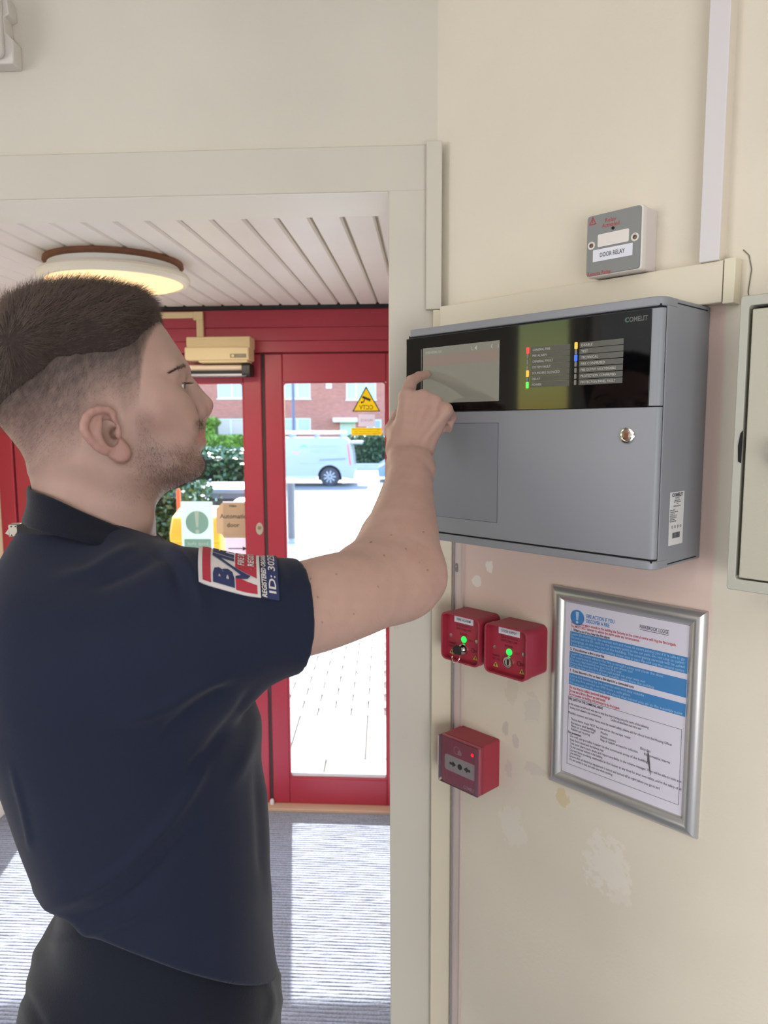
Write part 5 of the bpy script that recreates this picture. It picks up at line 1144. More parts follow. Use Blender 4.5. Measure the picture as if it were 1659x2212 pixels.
# ears
ear_out = [(244, 903), (246, 888), (232, 880.5), (213, 880.5), (196, 886), (184, 898), (177, 914), (177, 928), (183, 941), (192, 952), (202, 963), (214, 974), (228, 983), (246, 990.5), (262, 995.5), (272, 993), (279, 983), (277, 970), (268, 955), (262, 945), (257, 925), (250, 910)]
def er(px, py, d=0.0):                          # point in the tilted plane of the ear
    t = min(max((268-px)/90, 0), 1); return hq(px, py, -.0735-.019*t-d)
eo = smooth_poly(np.array([er(*p)[[0, 2]] for p in ear_out]), 1); mEar = poly_sdf(eo, (-.09, 1.59), (.01, 1.70), .0008, blur=2)
ax_, bx_ = er(268, 930), er(178, 930)
for s in (-1, 1):
    def f_ear(P, s=s):
        t = np.clip((ax_[0]-P[:, 0])/(ax_[0]-bx_[0]), -.2, 1.1); sp = s*(.0735+.019*t)
        d2 = -mEar(P[:, 0], P[:, 2]); ds = np.abs(P[:, 1]-sp)-.0026
        return np.where((d2 > 0) & (ds > 0), np.hypot(np.maximum(d2, 0), np.maximum(ds, 0)), np.maximum(d2, ds))
    ylo, yhi = (-.10, -.066) if s < 0 else (.066, .10)
    prims.append(Prim(f_ear, (-.085, ylo, 1.60), (.0, yhi, 1.69), 'u', .006))
    fl = np.array([1, -s, 1])
    rim = [(252, 922), (243, 906), (243, 893), (232, 885), (214, 885), (198, 890), (187, 901), (181.5, 916), (182, 929), (188, 941), (198, 953), (211, 966), (226, 976)]
    for a, b in zip(rim[:-1], rim[1:]): prims.append(cone(er(*a, .003)*fl, er(*b, .003)*fl, .0034, .0034, 'u', .003))
    anti = [(226, 905), (214, 916), (209, 930), (213, 945), (222, 957), (235, 966)]
    for a, b in zip(anti[:-1], anti[1:]): prims.append(cone(er(*a, .0015)*fl, er(*b, .0015)*fl, .0028, .0030, 'u', .005))
    prims.append(ellip(er(262, 979, .001)*fl, (.0078, .0036, .0076), 'u', .008))
    prims.append(ellip(er(238, 938, -.001)*fl, (.0085, .0105, .0125), 's', .003)); prims.append(ellip(er(246, 936, -.008)*fl, (.0045, .012, .006), 's', .003))
    prims.append(ellip(er(230, 912, .003)*fl, (.004, .003, .006), 's', .004))
    prims.append(ellip(er(255, 936, .0035)*fl, (.0034, .0032, .0052), 'u', .004))
# trunk core inside the clothes and the raised right arm
SH = hd_(330, 1340, .745); EL = hd_(884, 1266, .86); WRS = hd_(887, 985, 1.075)
prims += [cone(hq(195, 1200), hq(200, 1330), .058, .062, 'u', .03), cone(hq(210, 1300), hq(300, 1900), .07, .07, 'u', .03), cone(hq(200, 1290, -.03), SH, .05, .05, 'u', .03)]
ua = [(330, 1340, .745, .040), (440, 1345, .712, .044), (560, 1332, .704, .0455), (650, 1316, .726, .0472), (720, 1296, .755, .0478), (790, 1275, .795, .0465), (850, 1258, .835, .0430)]
fa = [(868, 1235, .862, .0455), (870, 1185, .895, .0460), (870, 1140, .93, .0440), (876, 1095, .97, .0385), (882, 1050, 1.01, .0335), (886, 1010, 1.05, .0292)]
def spl(P, n=5):                                # Catmull-Rom through rows of numbers
    P = np.array(P, float); P = np.vstack([2*P[0]-P[1], P, 2*P[-1]-P[-2]]); out = []
    for i in range(1, len(P)-2):
        for t in np.linspace(0, 1, n, endpoint=False):
            a, b, c, d = P[i-1:i+3]; out.append(.5*(2*b+(c-a)*t+(2*a-5*b+4*c-d)*t*t+(3*b-a-3*c+d)*t**3))
    return np.array(out+[P[-2]])
for L_ in (ua, fa):
    Q_ = spl([[*hd_(*a[:3]), a[3]] for a in L_])
    for i, (a, b) in enumerate(zip(Q_[:-1], Q_[1:])): prims.append(cone(a[:3], b[:3], a[3], b[3], 'u', .012 if i == 0 else .0012))
prims += [cone(hd_(850, 1258, .835), hd_(868, 1235, .862), .043, .0455, 'u', .02), cone(hd_(893, 1276, .852), hd_(905, 1255, .868), .020, .024, 'u', .03), cone(hd_(790, 1225, .82), hd_(835, 1170, .89), .026, .03, 'u', .03)]
prims += [cone(hd_(866, 1015, 1.045), hd_(866, 978, 1.08), .0205, .0195, 'u', .015), cone(hd_(907, 1015, 1.045), hd_(905, 978, 1.075), .0205, .019, 'u', .015)]
mcp = [(879, 858, 1.118, .0120), (913, 861, 1.115, .0125), (938, 871, 1.105, .0118), (961, 887, 1.09, .0110)]
wri = [(866, 975, 1.085), (880, 978, 1.085), (895, 978, 1.085), (906, 975, 1.08)]
for m_, w_ in zip(mcp, wri): prims.append(cone(hd_(*w_), hd_(*m_[:3]), .0165, m_[3], 'u', .014))
for i in range(3): prims.append(cone(hd_((mcp[i][0]+mcp[i+1][0])/2, (mcp[i][1]+mcp[i+1][1])/2+16, 1.115), hd_(*np.add(wri[i], (8, -20, 0))), .011, .014, 'u', .012))
tip = EYE+ray(920.5, 809)*(-(.88-.0075)/(ray(920.5, 809)@FR.n)); tipL = toL(tip)
def chain(pts, rs, k0=.006):
    for i in range(len(pts)-1): prims.append(cone(pts[i], pts[i+1], rs[i], rs[i+1], 'u', k0 if i == 0 else .0025))
chain([hd_(*mcp[0][:3]), hd_(888.5, 823.5, 1.158), hd_(905, 813.5, 1.179), tipL], [.0118, .0090, .0078, .0068])
chain([hd_(*mcp[1][:3]), hd_(934, 874, 1.155), hd_(926, 905, 1.155), hd_(914, 910, 1.13)], [.0122, .0095, .0082, .0075])
chain([hd_(*mcp[2][:3]), hd_(957, 884, 1.142), hd_(947, 913, 1.140), hd_(934, 916, 1.117)], [.0115, .0092, .0080, .0072])
chain([hd_(*mcp[3][:3]), hd_(975, 900, 1.118), hd_(966, 925, 1.117), hd_(954, 926, 1.096)], [.0108, .0082, .0072, .0066])
chain([hd_(862, 962, 1.088), hd_(848.5, 928, 1.118), hd_(862, 897, 1.15), hd_(880, 884, 1.168)], [.0165, .0122, .0098, .0085], .012)
for m_, w_ in zip(mcp, [(874, 968, 1.075), (884, 970, 1.073), (893, 970, 1.073), (902, 968, 1.072)]): prims.append(cone(hd_(m_[0], m_[1]+6, m_[2]-.0115), hd_(w_[0], w_[1], w_[2]-.0135), .0032, .0030, 'u', .010))
for m_ in mcp: prims.append(ball(hd_(m_[0], m_[1]-1, m_[2]-.004), .0082, 'u', .006))
# left arm hanging beyond the trunk
LS = np.array([-.055, .17, 1.43]); LE_ = np.array([-.06, .235, 1.14]); LW_ = np.array([.0, .235, .89])
prims += [cone(hq(200, 1290, .03), LS, .05, .05, 'u', .03), cone(LS, LE_, .048, .041, 'u', .02), cone(LE_, (LE_*.6+LW_*.4), .041, .041, 'u', .015), cone((LE_*.6+LW_*.4), LW_, .041, .027, 'u', .015)]
for i in range(4):
    b0 = LW_+[.018-.013*i, .004, -.02]; b1 = LW_+[.036-.021*i, .006, -.095]; b2 = b1+[.006, -.010, -.038]; b3 = b2+[.003, -.016, -.026]
    prims.append(cone(b0, b1, .0165, .0105, 'u', .012)); prims.append(cone(b1, b2, .0105, .0085, 'u', .004)); prims.append(cone(b2, b3, .0085, .007, 'u', .003))
th = [LW_+[.02, .0, -.02], LW_+[.045, -.008, -.055], LW_+[.056, -.014, -.085], LW_+[.058, -.018, -.108]]
for i in range(3): prims.append(cone(th[i], th[i+1], (.016, .012, .010)[i], (.012, .010, .008)[i], 'u', .008))
Vb, Fb = net(prims, .0017); Vb, Fb = islands(Vb, Fb); Vb = relax(Vb, Fb, 1, .3); Nb = vnormals(Vb, Fb)

# ---- colouring of the skin (pigment, lips, shaved hair, stubble, backlit face tone)
R_ = np.random.RandomState(11)
def near(V): W = V.copy(); W[:, 1] = -np.abs(W[:, 1]); return project(W)
yb_x = [-40, -20, 0, 40, 78, 125, 190, 251, 291, 313, 345, 360]; yb_y = [900, 885, 873, 838, 811, 770, 762, 757, 740, 714, 692, 680]
ye_x = [-40, 25, 66, 110, 150, 172, 190, 240, 270, 300, 308, 314, 322, 335, 360]; ye_y = [960, 960, 1035, 1010, 1000, 975, 900, 868, 905, 880, 800, 765, 738, 712, 690]
def fade(px):
    b = np.interp(px[:, 0], yb_x, yb_y); e = np.interp(px[:, 0], ye_x, ye_y); return np.clip((e-px[:, 1])/np.maximum(e-b, 8), 0, 1.3)
def blob(px, cx, cy, rx, ry, p=2): return np.exp(-((np.abs(px[:, 0]-cx)/rx)**p+(np.abs(px[:, 1]-cy)/ry)**p))
def vnoise(V, s, seed):
    r = np.random.RandomState(seed); d = 0
    for i in range(7): k = r.normal(0, 1, 3)*s; d = d+np.sin(V@k+r.rand()*6.28)
    return d/7
SKIN = np.array(lin((169, 138, 127))); HAIRC = np.array(lin((46, 37, 34))); LIP = np.array(lin((176, 116, 108)))
pxb = near(Vb); head_m = (Vb[:, 2] > 1.50) & (Vb[:, 0] < .12) & (np.abs(Vb[:, 1]) < .12)
col = np.tile(SKIN, (len(Vb), 1))*(1+.05*vnoise(Vb, 60, 1)+.04*vnoise(Vb, 220, 2))[:, None]
col *= np.where(head_m, .94, 1.13)[:, None]  # head darkened and arms lightened to paint in the backlight
red = head_m*(.55*blob(pxb, 448, 880, 26, 20)+.45*blob(pxb, 350, 900, 50, 40)+.9*((np.abs(Vb[:, 1]) > .076) & (pxb[:, 0] > 165) & (pxb[:, 0] < 290) & (pxb[:, 1] > 870) & (pxb[:, 1] < 1000)))
hand = (Vb[:, 0] > .28)*np.clip(.35+.5*vnoise(Vb, 90, 5), 0, 1)*.5
red = np.clip(red+hand, 0, 1); col *= (1-red[:, None]*np.array([.02, .16, .15]))
lips = head_m*np.clip(1.5*blob(pxb, 437, 944, 10, 12, 4), 0, 1); col = col*(1-lips[:, None]*.75)+LIP*lips[:, None]*.75
beard = np.clip(.62*blob(pxb, 350, 1000, 62, 42, 3)+.62*blob(pxb, 425, 1015, 30, 28, 3)+.5*blob(pxb, 430, 918, 13, 13, 4)+.35*blob(pxb, 312, 930, 20, 45, 3)+.5*blob(pxb, 385, 1035, 50, 22)+.35*blob(pxb, 300, 1060, 60, 25), 0, .72)*head_m*(1-lips)
beard *= np.clip(.85+.35*vnoise(Vb, 500, 9)+.25*vnoise(Vb, 160, 8), .3, 1.2)
fd = fade(pxb)*head_m*((np.abs(Vb[:, 1]) < .0775) | (pxb[:, 0] < 170) | (pxb[:, 1] < 872)); fd = np.clip(fd, 0, 1)**.8*.93
fd *= np.clip(1+.25*vnoise(Vb, 400, 3), .5, 1.2)
dk = np.clip(np.maximum(beard*.55, fd), 0, .93)[:, None]; col = col*(1-dk)+HAIRC*1.15*dk
for mx, my in ((800, 1172), (877, 1185), (905, 1215), (924, 1231), (845, 1155), (803, 1170), (817, 1266), (830, 1200), (672, 1250), (686, 1290), (763, 1325), (696, 1345), (915, 1150), (728, 1240)):
    q = project(Vb); m = ((q[:, 0]-mx)**2+(q[:, 1]-my)**2 < 3.2) & (Vb[:, 0] > .1) & (Nb[:, 1] < 0); col[m] = col[m]*.45
person = thing('person', 'man with short dark hair in a navy polo shirt pressing the panel screen', 'person', (float(HM[0]), float(HM[1]), 0), HA)
M_skin = mat('skin', (200, 160, 140), rough=.5, spec=.35, sss=.12, attr='Col', bump=.12, bscale=700)
mesh_np('body', Vb, Fb, M_skin, person, col)
# ---- hair: a cap of volume and the strands that grow from it
vol = [(-10, 905), (-20, 850), (-24, 780), (-15, 716), (7, 672), (36, 647), (88, 628), (157, 620), (219, 622), (284, 632), (326, 648), (345, 666), (351, 683), (350, 700)]+scalp[13:]
mVol = poly_sdf(smooth_poly(pl(vol), 2), LO, HI, ST, blur=2)
def f_cap(P):
    q = 1-np.clip(mVol(P[:, 0], P[:, 2])/mR(P[:, 0], P[:, 2]), -1.5, 1); W = mW(P[:, 0], P[:, 2])+.007
    f = ((np.maximum(q, 0)**2.15+(np.abs(P[:, 1])/W)**2.15)**(1/2.15)-1)*.048
    px = near(P); up = np.interp(px[:, 0], yb_x, yb_y)-px[:, 1]; t = np.clip((up-2)/85, 0, 1)**.9
    f = f*t+(f_head(P)-.0004)*(1-t); g = -(up+6)*.00048
    return -smin(-f, -g, .003)
Vh, Fh = net([Prim(f_cap, (-.19, -.088, 1.60), (.05, .088, 1.825), 'u', 0)], .003); Vh, Fh = islands(Vh, Fh); Vh = relax(Vh, Fh, 1, .5); Nh = vnormals(Vh, Fh)
hair = mesh_np('hair', Vh, Fh, mat('dark_brown_hair_base', (48, 39, 36), rough=.8, spec=.2, var=.3, vscale=260), person)
def strands(roots, dirs, bend, length, rad, name, m, parent, nseg=3, taper=.25):
    n = len(roots); P = [roots]; L = length[:, None]
    d = dirs/np.linalg.norm(dirs, axis=1)[:, None]; b = bend
    for i in range(nseg):
        dd = d+b*(i/nseg); dd /= np.linalg.norm(dd, axis=1)[:, None]; P.append(P[-1]+dd*L/nseg)
    P = np.stack(P, 1)                           # n, nseg+1, 3
    a = np.cross(d, [0.31, .2, .93]); a /= np.linalg.norm(a, axis=1)[:, None]; c = np.cross(d, a); V = []
    for i in range(nseg+1):
        r = rad*(1-(1-taper)*i/nseg)
        for k in range(3):
            t = 2*math.pi*k/3; V.append(P[:, i]+(a*math.cos(t)+c*math.sin(t))*(r[:, None] if hasattr(r, 'shape') else r))
    V = np.stack(V, 1); nv = V.shape[1]; base = np.arange(n)[:, None, None]*nv; F = []
    for i in range(nseg):
        for k in range(3): F.append([i*3+k, i*3+(k+1) % 3, (i+1)*3+(k+1) % 3, (i+1)*3+k])
    F = (base+np.array(F)[None]).reshape(-1, 4)
    o = mesh_np(name, V.reshape(-1, 3), F, m, parent); o['kind'] = 'stuff'; return o
def pick(V, F, n, w=None):                       # random points on a mesh
    a = V[F[:, 2]]-V[F[:, 0]]; b = V[F[:, 3]]-V[F[:, 1]]; A = np.linalg.norm(np.cross(a, b), axis=1)
    if w is not None: A = A*w
    i = R_.choice(len(F), n, p=A/A.sum()); u, v = R_.rand(n, 1), R_.rand(n, 1); q = V[F[i]]
    return (q[:, 0]*(1-u)*(1-v)+q[:, 1]*u*(1-v)+q[:, 2]*u*v+q[:, 3]*(1-u)*v), i
M_hair = mat('dark_brown_hair', (96, 79, 70), rough=.42, spec=.5)
ph = near(Vh[Fh].mean(1)); Nf = vnormals(Vh, Fh)[Fh].mean(1)
wt_ = (Nf[:, 0]*0+1)*(np.linalg.norm(Nf, axis=1) > .2)*(f_head(Vh[Fh].mean(1)) > .0005)
n = 26000; rt, fi = pick(Vh, Fh, n, wt_); nm = Nf[fi]; px = ph[fi]
crown = hq(30, 738, -.06)
fl = np.zeros((n, 3)); away = rt-crown; away[:, 1] *= .6; away /= np.linalg.norm(away, axis=1)[:, None]+1e-6
front = np.array([.9, 0, .25]); w_ = np.clip((px[:, 0]-40)/140, 0, 1)[:, None]
fl = away*(1-w_)+front*w_
cl_ = np.stack([vnoise(rt, 320, s_) for s_ in (21, 22, 23)], 1)*1.1
tang = fl-nm*(fl*nm).sum(1)[:, None]; tang /= np.linalg.norm(tang, axis=1)[:, None]+1e-6
topness = np.clip(nm[:, 2], 0, 1)[:, None]
dr = tang*(1.0-.35*topness)+nm*(.22+.42*topness)+cl_*.35+R_.normal(0, .12, (n, 3))
edge = np.clip((np.interp(px[:, 0], yb_x, yb_y)-px[:, 1])/80, .3, 1)
ln = (.008+.008*R_.rand(n))*(.45+.75*edge)
strands(rt-nm*.0012, dr, -nm*.25+R_.normal(0, .1, (n, 3)), ln, .00013+.00007*R_.rand(n), 'hair_strands', M_hair, hair)
# clipped sides and stubble
cF = Vb[Fb].mean(1); hm = (cF[:, 2] > 1.50) & (cF[:, 0] < .12) & (np.abs(cF[:, 1]) < .1); pF = near(cF); nF = Nb[Fb].mean(1)
fF = np.clip(fade(pF), 0, 1)*hm*(np.abs(cF[:, 1]) < .0775)
n = 24000; rt, fi = pick(Vb, Fb, n, fF**.9+1e-12); nm = nF[fi]
dr = nm*.55+np.array([-.35, 0, -.75])+R_.normal(0, .2, (n, 3)); ff = fF[fi]
strands(rt, dr, R_.normal(0, .1, (n, 3)), (.0012+.0055*ff)*(.7+.6*R_.rand(n)), .00006+.00004*R_.rand(n), 'clipped_hair', M_hair, person, 2)
bF = np.clip(blob(pF, 350, 1000, 62, 42, 3)+blob(pF, 425, 1015, 30, 30, 3)+.8*blob(pF, 431, 917, 12, 13, 4)+.4*blob(pF, 312, 930, 20, 45, 3)+.8*blob(pF, 390, 1040, 50, 22)+.35*blob(pF, 290, 1070, 60, 25), 0, 1)*hm
n = 9000; rt, fi = pick(Vb, Fb, n, bF**1.5+1e-12); nm = nF[fi]
dr = nm*.7+np.array([.1, 0, -.65])+R_.normal(0, .3, (n, 3))
strands(rt, dr, R_.normal(0, .2, (n, 3)), .0013+.0024*R_.rand(n), .00005+.00003*R_.rand(n), 'stubble', mat('stubble_hair', (74, 56, 48), rough=.5), person, 2)
am = (cF[:, 0] > .10)*(cF[:, 2] > 1.42)*((pF[:, 1] > 985)+.35*(pF[:, 1] > 880)); n = 1500; rt, fi = pick(Vb, Fb, n, am+1e-12); nm = nF[fi]
strands(rt, nm*.45+np.array([.1, .1, -.6])+R_.normal(0, .25, (n, 3)), R_.normal(0, .15, (n, 3)), .005+.005*R_.rand(n), .00003+.00002*R_.rand(n), 'arm_hair', mat('arm_hair_brown', (120, 92, 74), rough=.5), person, 2)
# eyebrows, lashes, eyes
from mathutils.bvhtree import BVHTree
bvb = BVHTree.FromPolygons([tuple(v) for v in Vb], [tuple(q) for q in Fb])
for s in (-1, 1):
    fl2 = np.array([1, -s, 1.])
    n = 420; t = R_.rand(n); X = 402.5-36*t; Yp = 791+3.5*np.sin(t*2.2)+22*np.clip(t-.35, 0, 1)**1.3+R_.normal(0, 2.0, n)*(1.15-t)
    pts = []; nn = []
    for x_, y_ in zip(X, Yp):
        for sh_ in range(0, 16, 3):
            d_ = toL(EYE+ray(x_-sh_, y_))-toL(EYE); r_ = bvb.ray_cast(Vector(toL(EYE)), Vector(d_/np.linalg.norm(d_)))
            if r_[0] is not None and r_[0][0] > hq(330, 800)[0] and r_[0][2] < 1.85 and abs(r_[0][1]) < .06: break
        else: continue
        pts.append(np.array(r_[0])*[1, -s*np.sign(-r_[0][1]) if 0 else 1, 1]); nn.append(np.array(r_[1]))
    pts = np.array(pts); nn = np.array(nn); nn *= np.sign((nn*(toL(EYE)-pts)).sum(1))[:, None]; n = len(pts)
    if s > 0: pts = pts*[1, -1, 1]; nn = nn*[1, -1, 1]
    t = np.zeros(n)
    tg = np.array([-.75, s*.5, -.05])+R_.normal(0, .15, (n, 3)); strands(pts-nn*.0003, tg+nn*.75, -nn*.05, .003+.0035*R_.rand(n), .00013+0*t, 'eyebrow', M_hair, person, 2)
    e = hq(374, 832, -.032)*fl2
    eb = MB().lathe([(.0005, -.0124), (.005, -.0114), (.009, -.0085), (.0118, -.004), (.0124, 0), (.0118, .004), (.009, .0085), (.006, .01085), (.0005, .0124)], 20, (0, 0, 0), 'x').build('eye', mat('eye_white', (226, 220, 214), rough=.15), person); eb.location = e
    MB().lathe([(.0001, .01275), (.003, .01245), (.0058, .01125), (.006, .0108)], 20, (0, 0, 0), 'x').build('iris', mat('iris_grey_blue', (74, 84, 92), rough=.1), eb)
    MB().lathe([(.0001, .0130), (.0022, .0128), (.0023, .0124)], 14, (0, 0, 0), 'x').build('pupil', M_gap, eb)
    n = 46; t = np.linspace(-1, 1, n); pts = np.stack([e[0]+.0128*np.cos(t*.9), e[1]+.0118*np.sin(t*.9)*1.0, e[2]+.0024*np.ones(n)], 1)+R_.normal(0, .0003, (n, 3))
    dd = np.stack([np.cos(t*.7), np.sin(t*.7), -.12*np.ones(n)], 1)+R_.normal(0, .08, (n, 3)); strands(pts, dd, np.tile([0, 0, .5], (n, 1)), .0075+.002*R_.rand(n), .00012+0*t, 'eyelashes', mat('lash_black', (28, 22, 20), rough=.5), person, 3)
# ---- nails on the pointing hand
# ---- clothes
def rrow(y, x0, x1, w, dx=0): return row(y, x0, x1, w)
tors = [rrow(1118, 60, 286, .057), rrow(1138, 46, 310, .067), rrow(1155, 32, 325, .078), rrow(1180, 16, 345, .102), rrow(1215, 4, 385, .140), rrow(1260, -14, 440, .175), rrow(1320, -26, 495, .190), rrow(1400, -34, 538, .192), rrow(1500, -26, 549, .184), rrow(1600, 14, 560, .176), rrow(1700, 46, 568, .170), rrow(1800, 86, 573, .168), rrow(1860, 86, 575, .172), rrow(1930, 82, 577, .178), rrow(1958, 84, 580, .181), rrow(2010, 94, 585, .184), rrow(2075, 96, 592, .188), rrow(2140, 98, 599, .19)]
hemA, hemB = hq(90, 1888), hq(600, 2084)
def f_hem(P): zc = hemA[2]+(hemB[2]-hemA[2])*(P[:, 0]-hemA[0])/(hemB[0]-hemA[0])+.52*np.clip(-P[:, 1]-.02, 0, .2); return (zc-P[:, 2])*.95
sp_ = [stack(tors, 'u', .0, 2.3)]
SA, SB = hd_(392, 1322, .655), hd_(655, 1326, .720)
slv = spl([[*hd_(290, 1345, .735), .055], [*hd_(395, 1342, .690), .0640], [*hd_(500, 1340, .692), .0600], [*hd_(570, 1334, .704), .0574], [*hd_(638, 1331, .718), .0566]], 4)
sp_.append(group([cone(a[:3], b[:3], a[3], b[3]) for a, b in zip(slv[:-1], slv[1:])], .003, .07))
sp_.append(cone(hq(245, 1240, -.06), hd_(400, 1290, .70), .022, .028, 'u', .05)); sp_.append(cone(hd_(540, 1420, .70), hd_(480, 1470, .70), .02, .03, 'u', .03))
sp_.append(cone(LS+[0, -.02, 0], (LS*.35+LE_*.65), .066, .058, 'u', .045)); sp_.append(cone(hq(235, 1190, .05), LS, .030, .045, 'u', .05))
sdir = slv[-1, :3]-slv[-4, :3]; sdir /= np.linalg.norm(sdir); send = slv[-1, :3]
ldir = (LE_-LS)/np.linalg.norm(LE_-LS); lend = LS*.35+LE_*.65+ldir*.01
def cut_end(c, d, r):
    def fn(P):
        v = P-c; al = v@d; rad = np.linalg.norm(v-al[:, None]*d, axis=1); return np.maximum(np.maximum(-al, al-.1), rad-r)
    return Prim(fn, c-r*1.3, c+r*1.6, 's', .003)
sp_.append(cut_end(send, sdir, .078)); sp_.append(cone(send-sdir*.05, send+sdir*.03, .0502, .0518, 's', .002))
sp_.append(cut_end(lend, ldir, .07)); sp_.append(cone(lend-ldir*.05, lend+ldir*.03, .053, .056, 's', .002))
sp_.append(Prim(lambda P: -f_hem(P), (-.5, -.5, .8), (.5, .5, hemA[2]+.13), 's', .006))
neck_top = hq(200, 1110)
sp_.append(stack([row(1060, 76, 322, .056), row(1240, 76, 322, .056)], 's', .004, 2.0))
Vs, Fs = net(sp_, .0028); Vs, Fs = islands(Vs, Fs); Vs = relax(Vs, Fs, 3, .5); Ns = vnormals(Vs, Fs)
def folds(V, N, lines):
    q = project(V); near_ = N[:, 1] < .25; dsp = np.zeros(len(V))
    for pts, w_, amp in lines:
        P = spl([[*p] for p in pts], 8); best = np.full(len(V), 1e9); tt = np.zeros(len(V))
        for i in range(len(P)-1):
            a, b = P[i], P[i+1]; ab = b-a; t = np.clip(((q-a)@ab)/(ab@ab), 0, 1); d = np.linalg.norm(q-a-t[:, None]*ab, axis=1); m = d < best; best[m] = d[m]; tt[m] = (i+t[m])/(len(P)-1)
        dsp += amp*np.exp(-(best/w_)**2)*np.clip(np.sin(math.pi*np.clip(tt*.92+.04, 0, 1))*1.6, 0, 1)*near_
    return dsp
fo = [([(80, 1966), (170, 1935), (260, 1880), (350, 1790), (420, 1690), (450, 1610)], 15, .0045), ([(130, 1990), (240, 1960), (330, 1890), (420, 1780)], 16, -.004), ([(548, 1486), (515, 1545), (450, 1620), (400, 1680)], 14, -.0045), ([(560, 1520), (545, 1600), (500, 1700)], 16, .004),
      ([(565, 1660), (574, 1760), (578, 1880), (585, 1990)], 9, .004), ([(556, 1640), (560, 1780), (566, 1900)], 10, -.003), ([(350, 1165), (395, 1205), (425, 1260), (440, 1330)], 11, .0035), ([(330, 1185), (370, 1225), (395, 1300)], 11, -.0035), ([(300, 1180), (250, 1200), (190, 1235), (120, 1250)], 13, .003), ([(345, 1200), (280, 1235), (200, 1270)], 14, -.003),
      ([(520, 1455), (440, 1480), (350, 1530), (250, 1560)], 17, .004), ([(500, 1480), (420, 1530), (340, 1600)], 16, -.004), ([(600, 1215), (615, 1260), (618, 1330)], 9, .0016), ([(22, 1650), (45, 1730), (62, 1800), (66, 1835)], 7, .002), ([(90, 2080), (150, 2030), (250, 1990), (330, 1960)], 16, .003)]
seam = [([(648, 1204), (668, 1285), (667, 1345), (642, 1443)], 200, 0)]
Vs = Vs+Ns*(folds(Vs, Ns, fo)+.0012*vnoise(Vs, 26, 31)+.0005*vnoise(Vs, 70, 32))[:, None]
Ns = vnormals(Vs, Fs)
M_navy = mat('navy_pique', (25, 31, 50), rough=.85, spec=.2, sheen=.12, bump=.25, bscale=1400)
shirt = mesh_np('shirt', Vs, Fs, M_navy, person)
from mathutils.bvhtree import BVHTree
bvh = BVHTree.FromPolygons([tuple(v) for v in Vs], [tuple(f) for f in Fs])
def cast(o, d): r = bvh.ray_cast(Vector(o), Vector(d)); return (None, None) if r[0] is None else (np.array(r[0]), np.array(r[1]))
eyeL = toL(EYE)
def on_shirt(px, py, off=.001):
    d = toL(EYE+ray(px, py))-eyeL; p, n_ = cast(eyeL, d/np.linalg.norm(d))
    if p is None: return None
    if n_@d > 0: n_ = -n_
    return p+n_*off
# sleeve hem band
# collar: a folded band round the neck
cb_t, cb_b = hq(64, 1047), hq(52, 1119); cf_t, cf_b = hq(352, 1172), hq(372, 1205)
Mc = MB(); NA, prof_n = 64, 0; vs = []; fs = []
for i in range(NA):
    ph_ = 2*math.pi*i/NA; cph, sph = math.cos(ph_), math.sin(ph_); u_ = (1-cph)/2
    def ringpt(bk, fr_, w_, zb_, sag): 
        a_ = (bk[0]+fr_[0])/2-(fr_[0]-bk[0])/2*cph; z_ = bk[2]+(fr_[2]-bk[2])*u_+sag*sph*sph; return np.array([a_, w_*sph, z_])
    t_ = ringpt(cb_t, cf_t, .0685, 0, .010); b_ = ringpt(cb_b, cf_b, .094, 0, .012); t_[2] += .0008*math.sin(ph_*5)
    ctr = np.array([(cb_t[0]+cf_t[0])/2, 0, 0]); o_ = np.array([t_[0]-ctr[0], t_[1], 0]); o_ /= np.linalg.norm(o_)+1e-9
    mid = t_*.45+b_*.55-o_*.0035
    P = [b_-o_*.010+[0, 0, -.004], t_-o_*.0035+[0, 0, -.010], t_-o_*.003+[0, 0, -.002], t_, t_+o_*.0028+[0, 0, -.002], mid, b_+o_*.001, b_-o_*.0015+[0, 0, -.003]]
    vs += P
k = 8
for i in range(NA):
    j = (i+1) % NA
    for q in range(k-1): fs.append((i*k+q, i*k+q+1, j*k+q+1, j*k+q))
Mc.add(vs, fs); cl_ = Mc.build('collar', mat('navy_rib', (20, 23, 35), rough=.85, spec=.15, sheen=.2, bump=.35, bscale=900), shirt, ang=180)
sb = cl_.modifiers.new('sub', 'SUBSURF'); sb.levels = 1; sb.render_levels = 1
# lanyard under the collar, with its metal clip at the nape
Ml = MB(); pts = []
for (x_, y_) in ((42, 1146), (60, 1147), (85, 1148.5), (110, 1150), (135, 1152), (160, 1154)):
    p = on_shirt(x_, y_, .0012 if x_ < 125 else .0004 if x_ < 150 else -.0018)
    if p is not None: pts.append(p)
pts = np.array(pts); nb = np.array([0, 0, 1.])
vs = []; fs = []
def strap(pts, hw_, th, mb):
    n = len(pts); b0 = len(mb.v); V_ = []
    for i, p in enumerate(pts):
        tg = pts[min(i+1, n-1)]-pts[max(i-1, 0)]; tg = tg/np.linalg.norm(tg); out = np.cross(tg, nb); out /= np.linalg.norm(out)
        c0 = np.array([hq(190, 1150)[0], 0, p[2]]); out = out*np.sign(out@(p-c0)+1e-9); up = np.cross(out, tg); up *= np.sign(up[2])
        V_ += [p-up*hw_-out*th, p+up*hw_-out*th, p+up*hw_+out*th, p-up*hw_+out*th]
    F_ = [(i*4+k, i*4+(k+1) % 4, (i+1)*4+(k+1) % 4, (i+1)*4+k) for i in range(n-1) for k in range(4)]+[(0, 1, 2, 3), ((n-1)*4+3, (n-1)*4+2, (n-1)*4+1, (n-1)*4)]
    mb.add(V_, F_)
strap(pts, .0052, .0014, Ml)
pm = pts*np.array([1, -1, 1]); strap(pm, .0052, .0014, Ml)
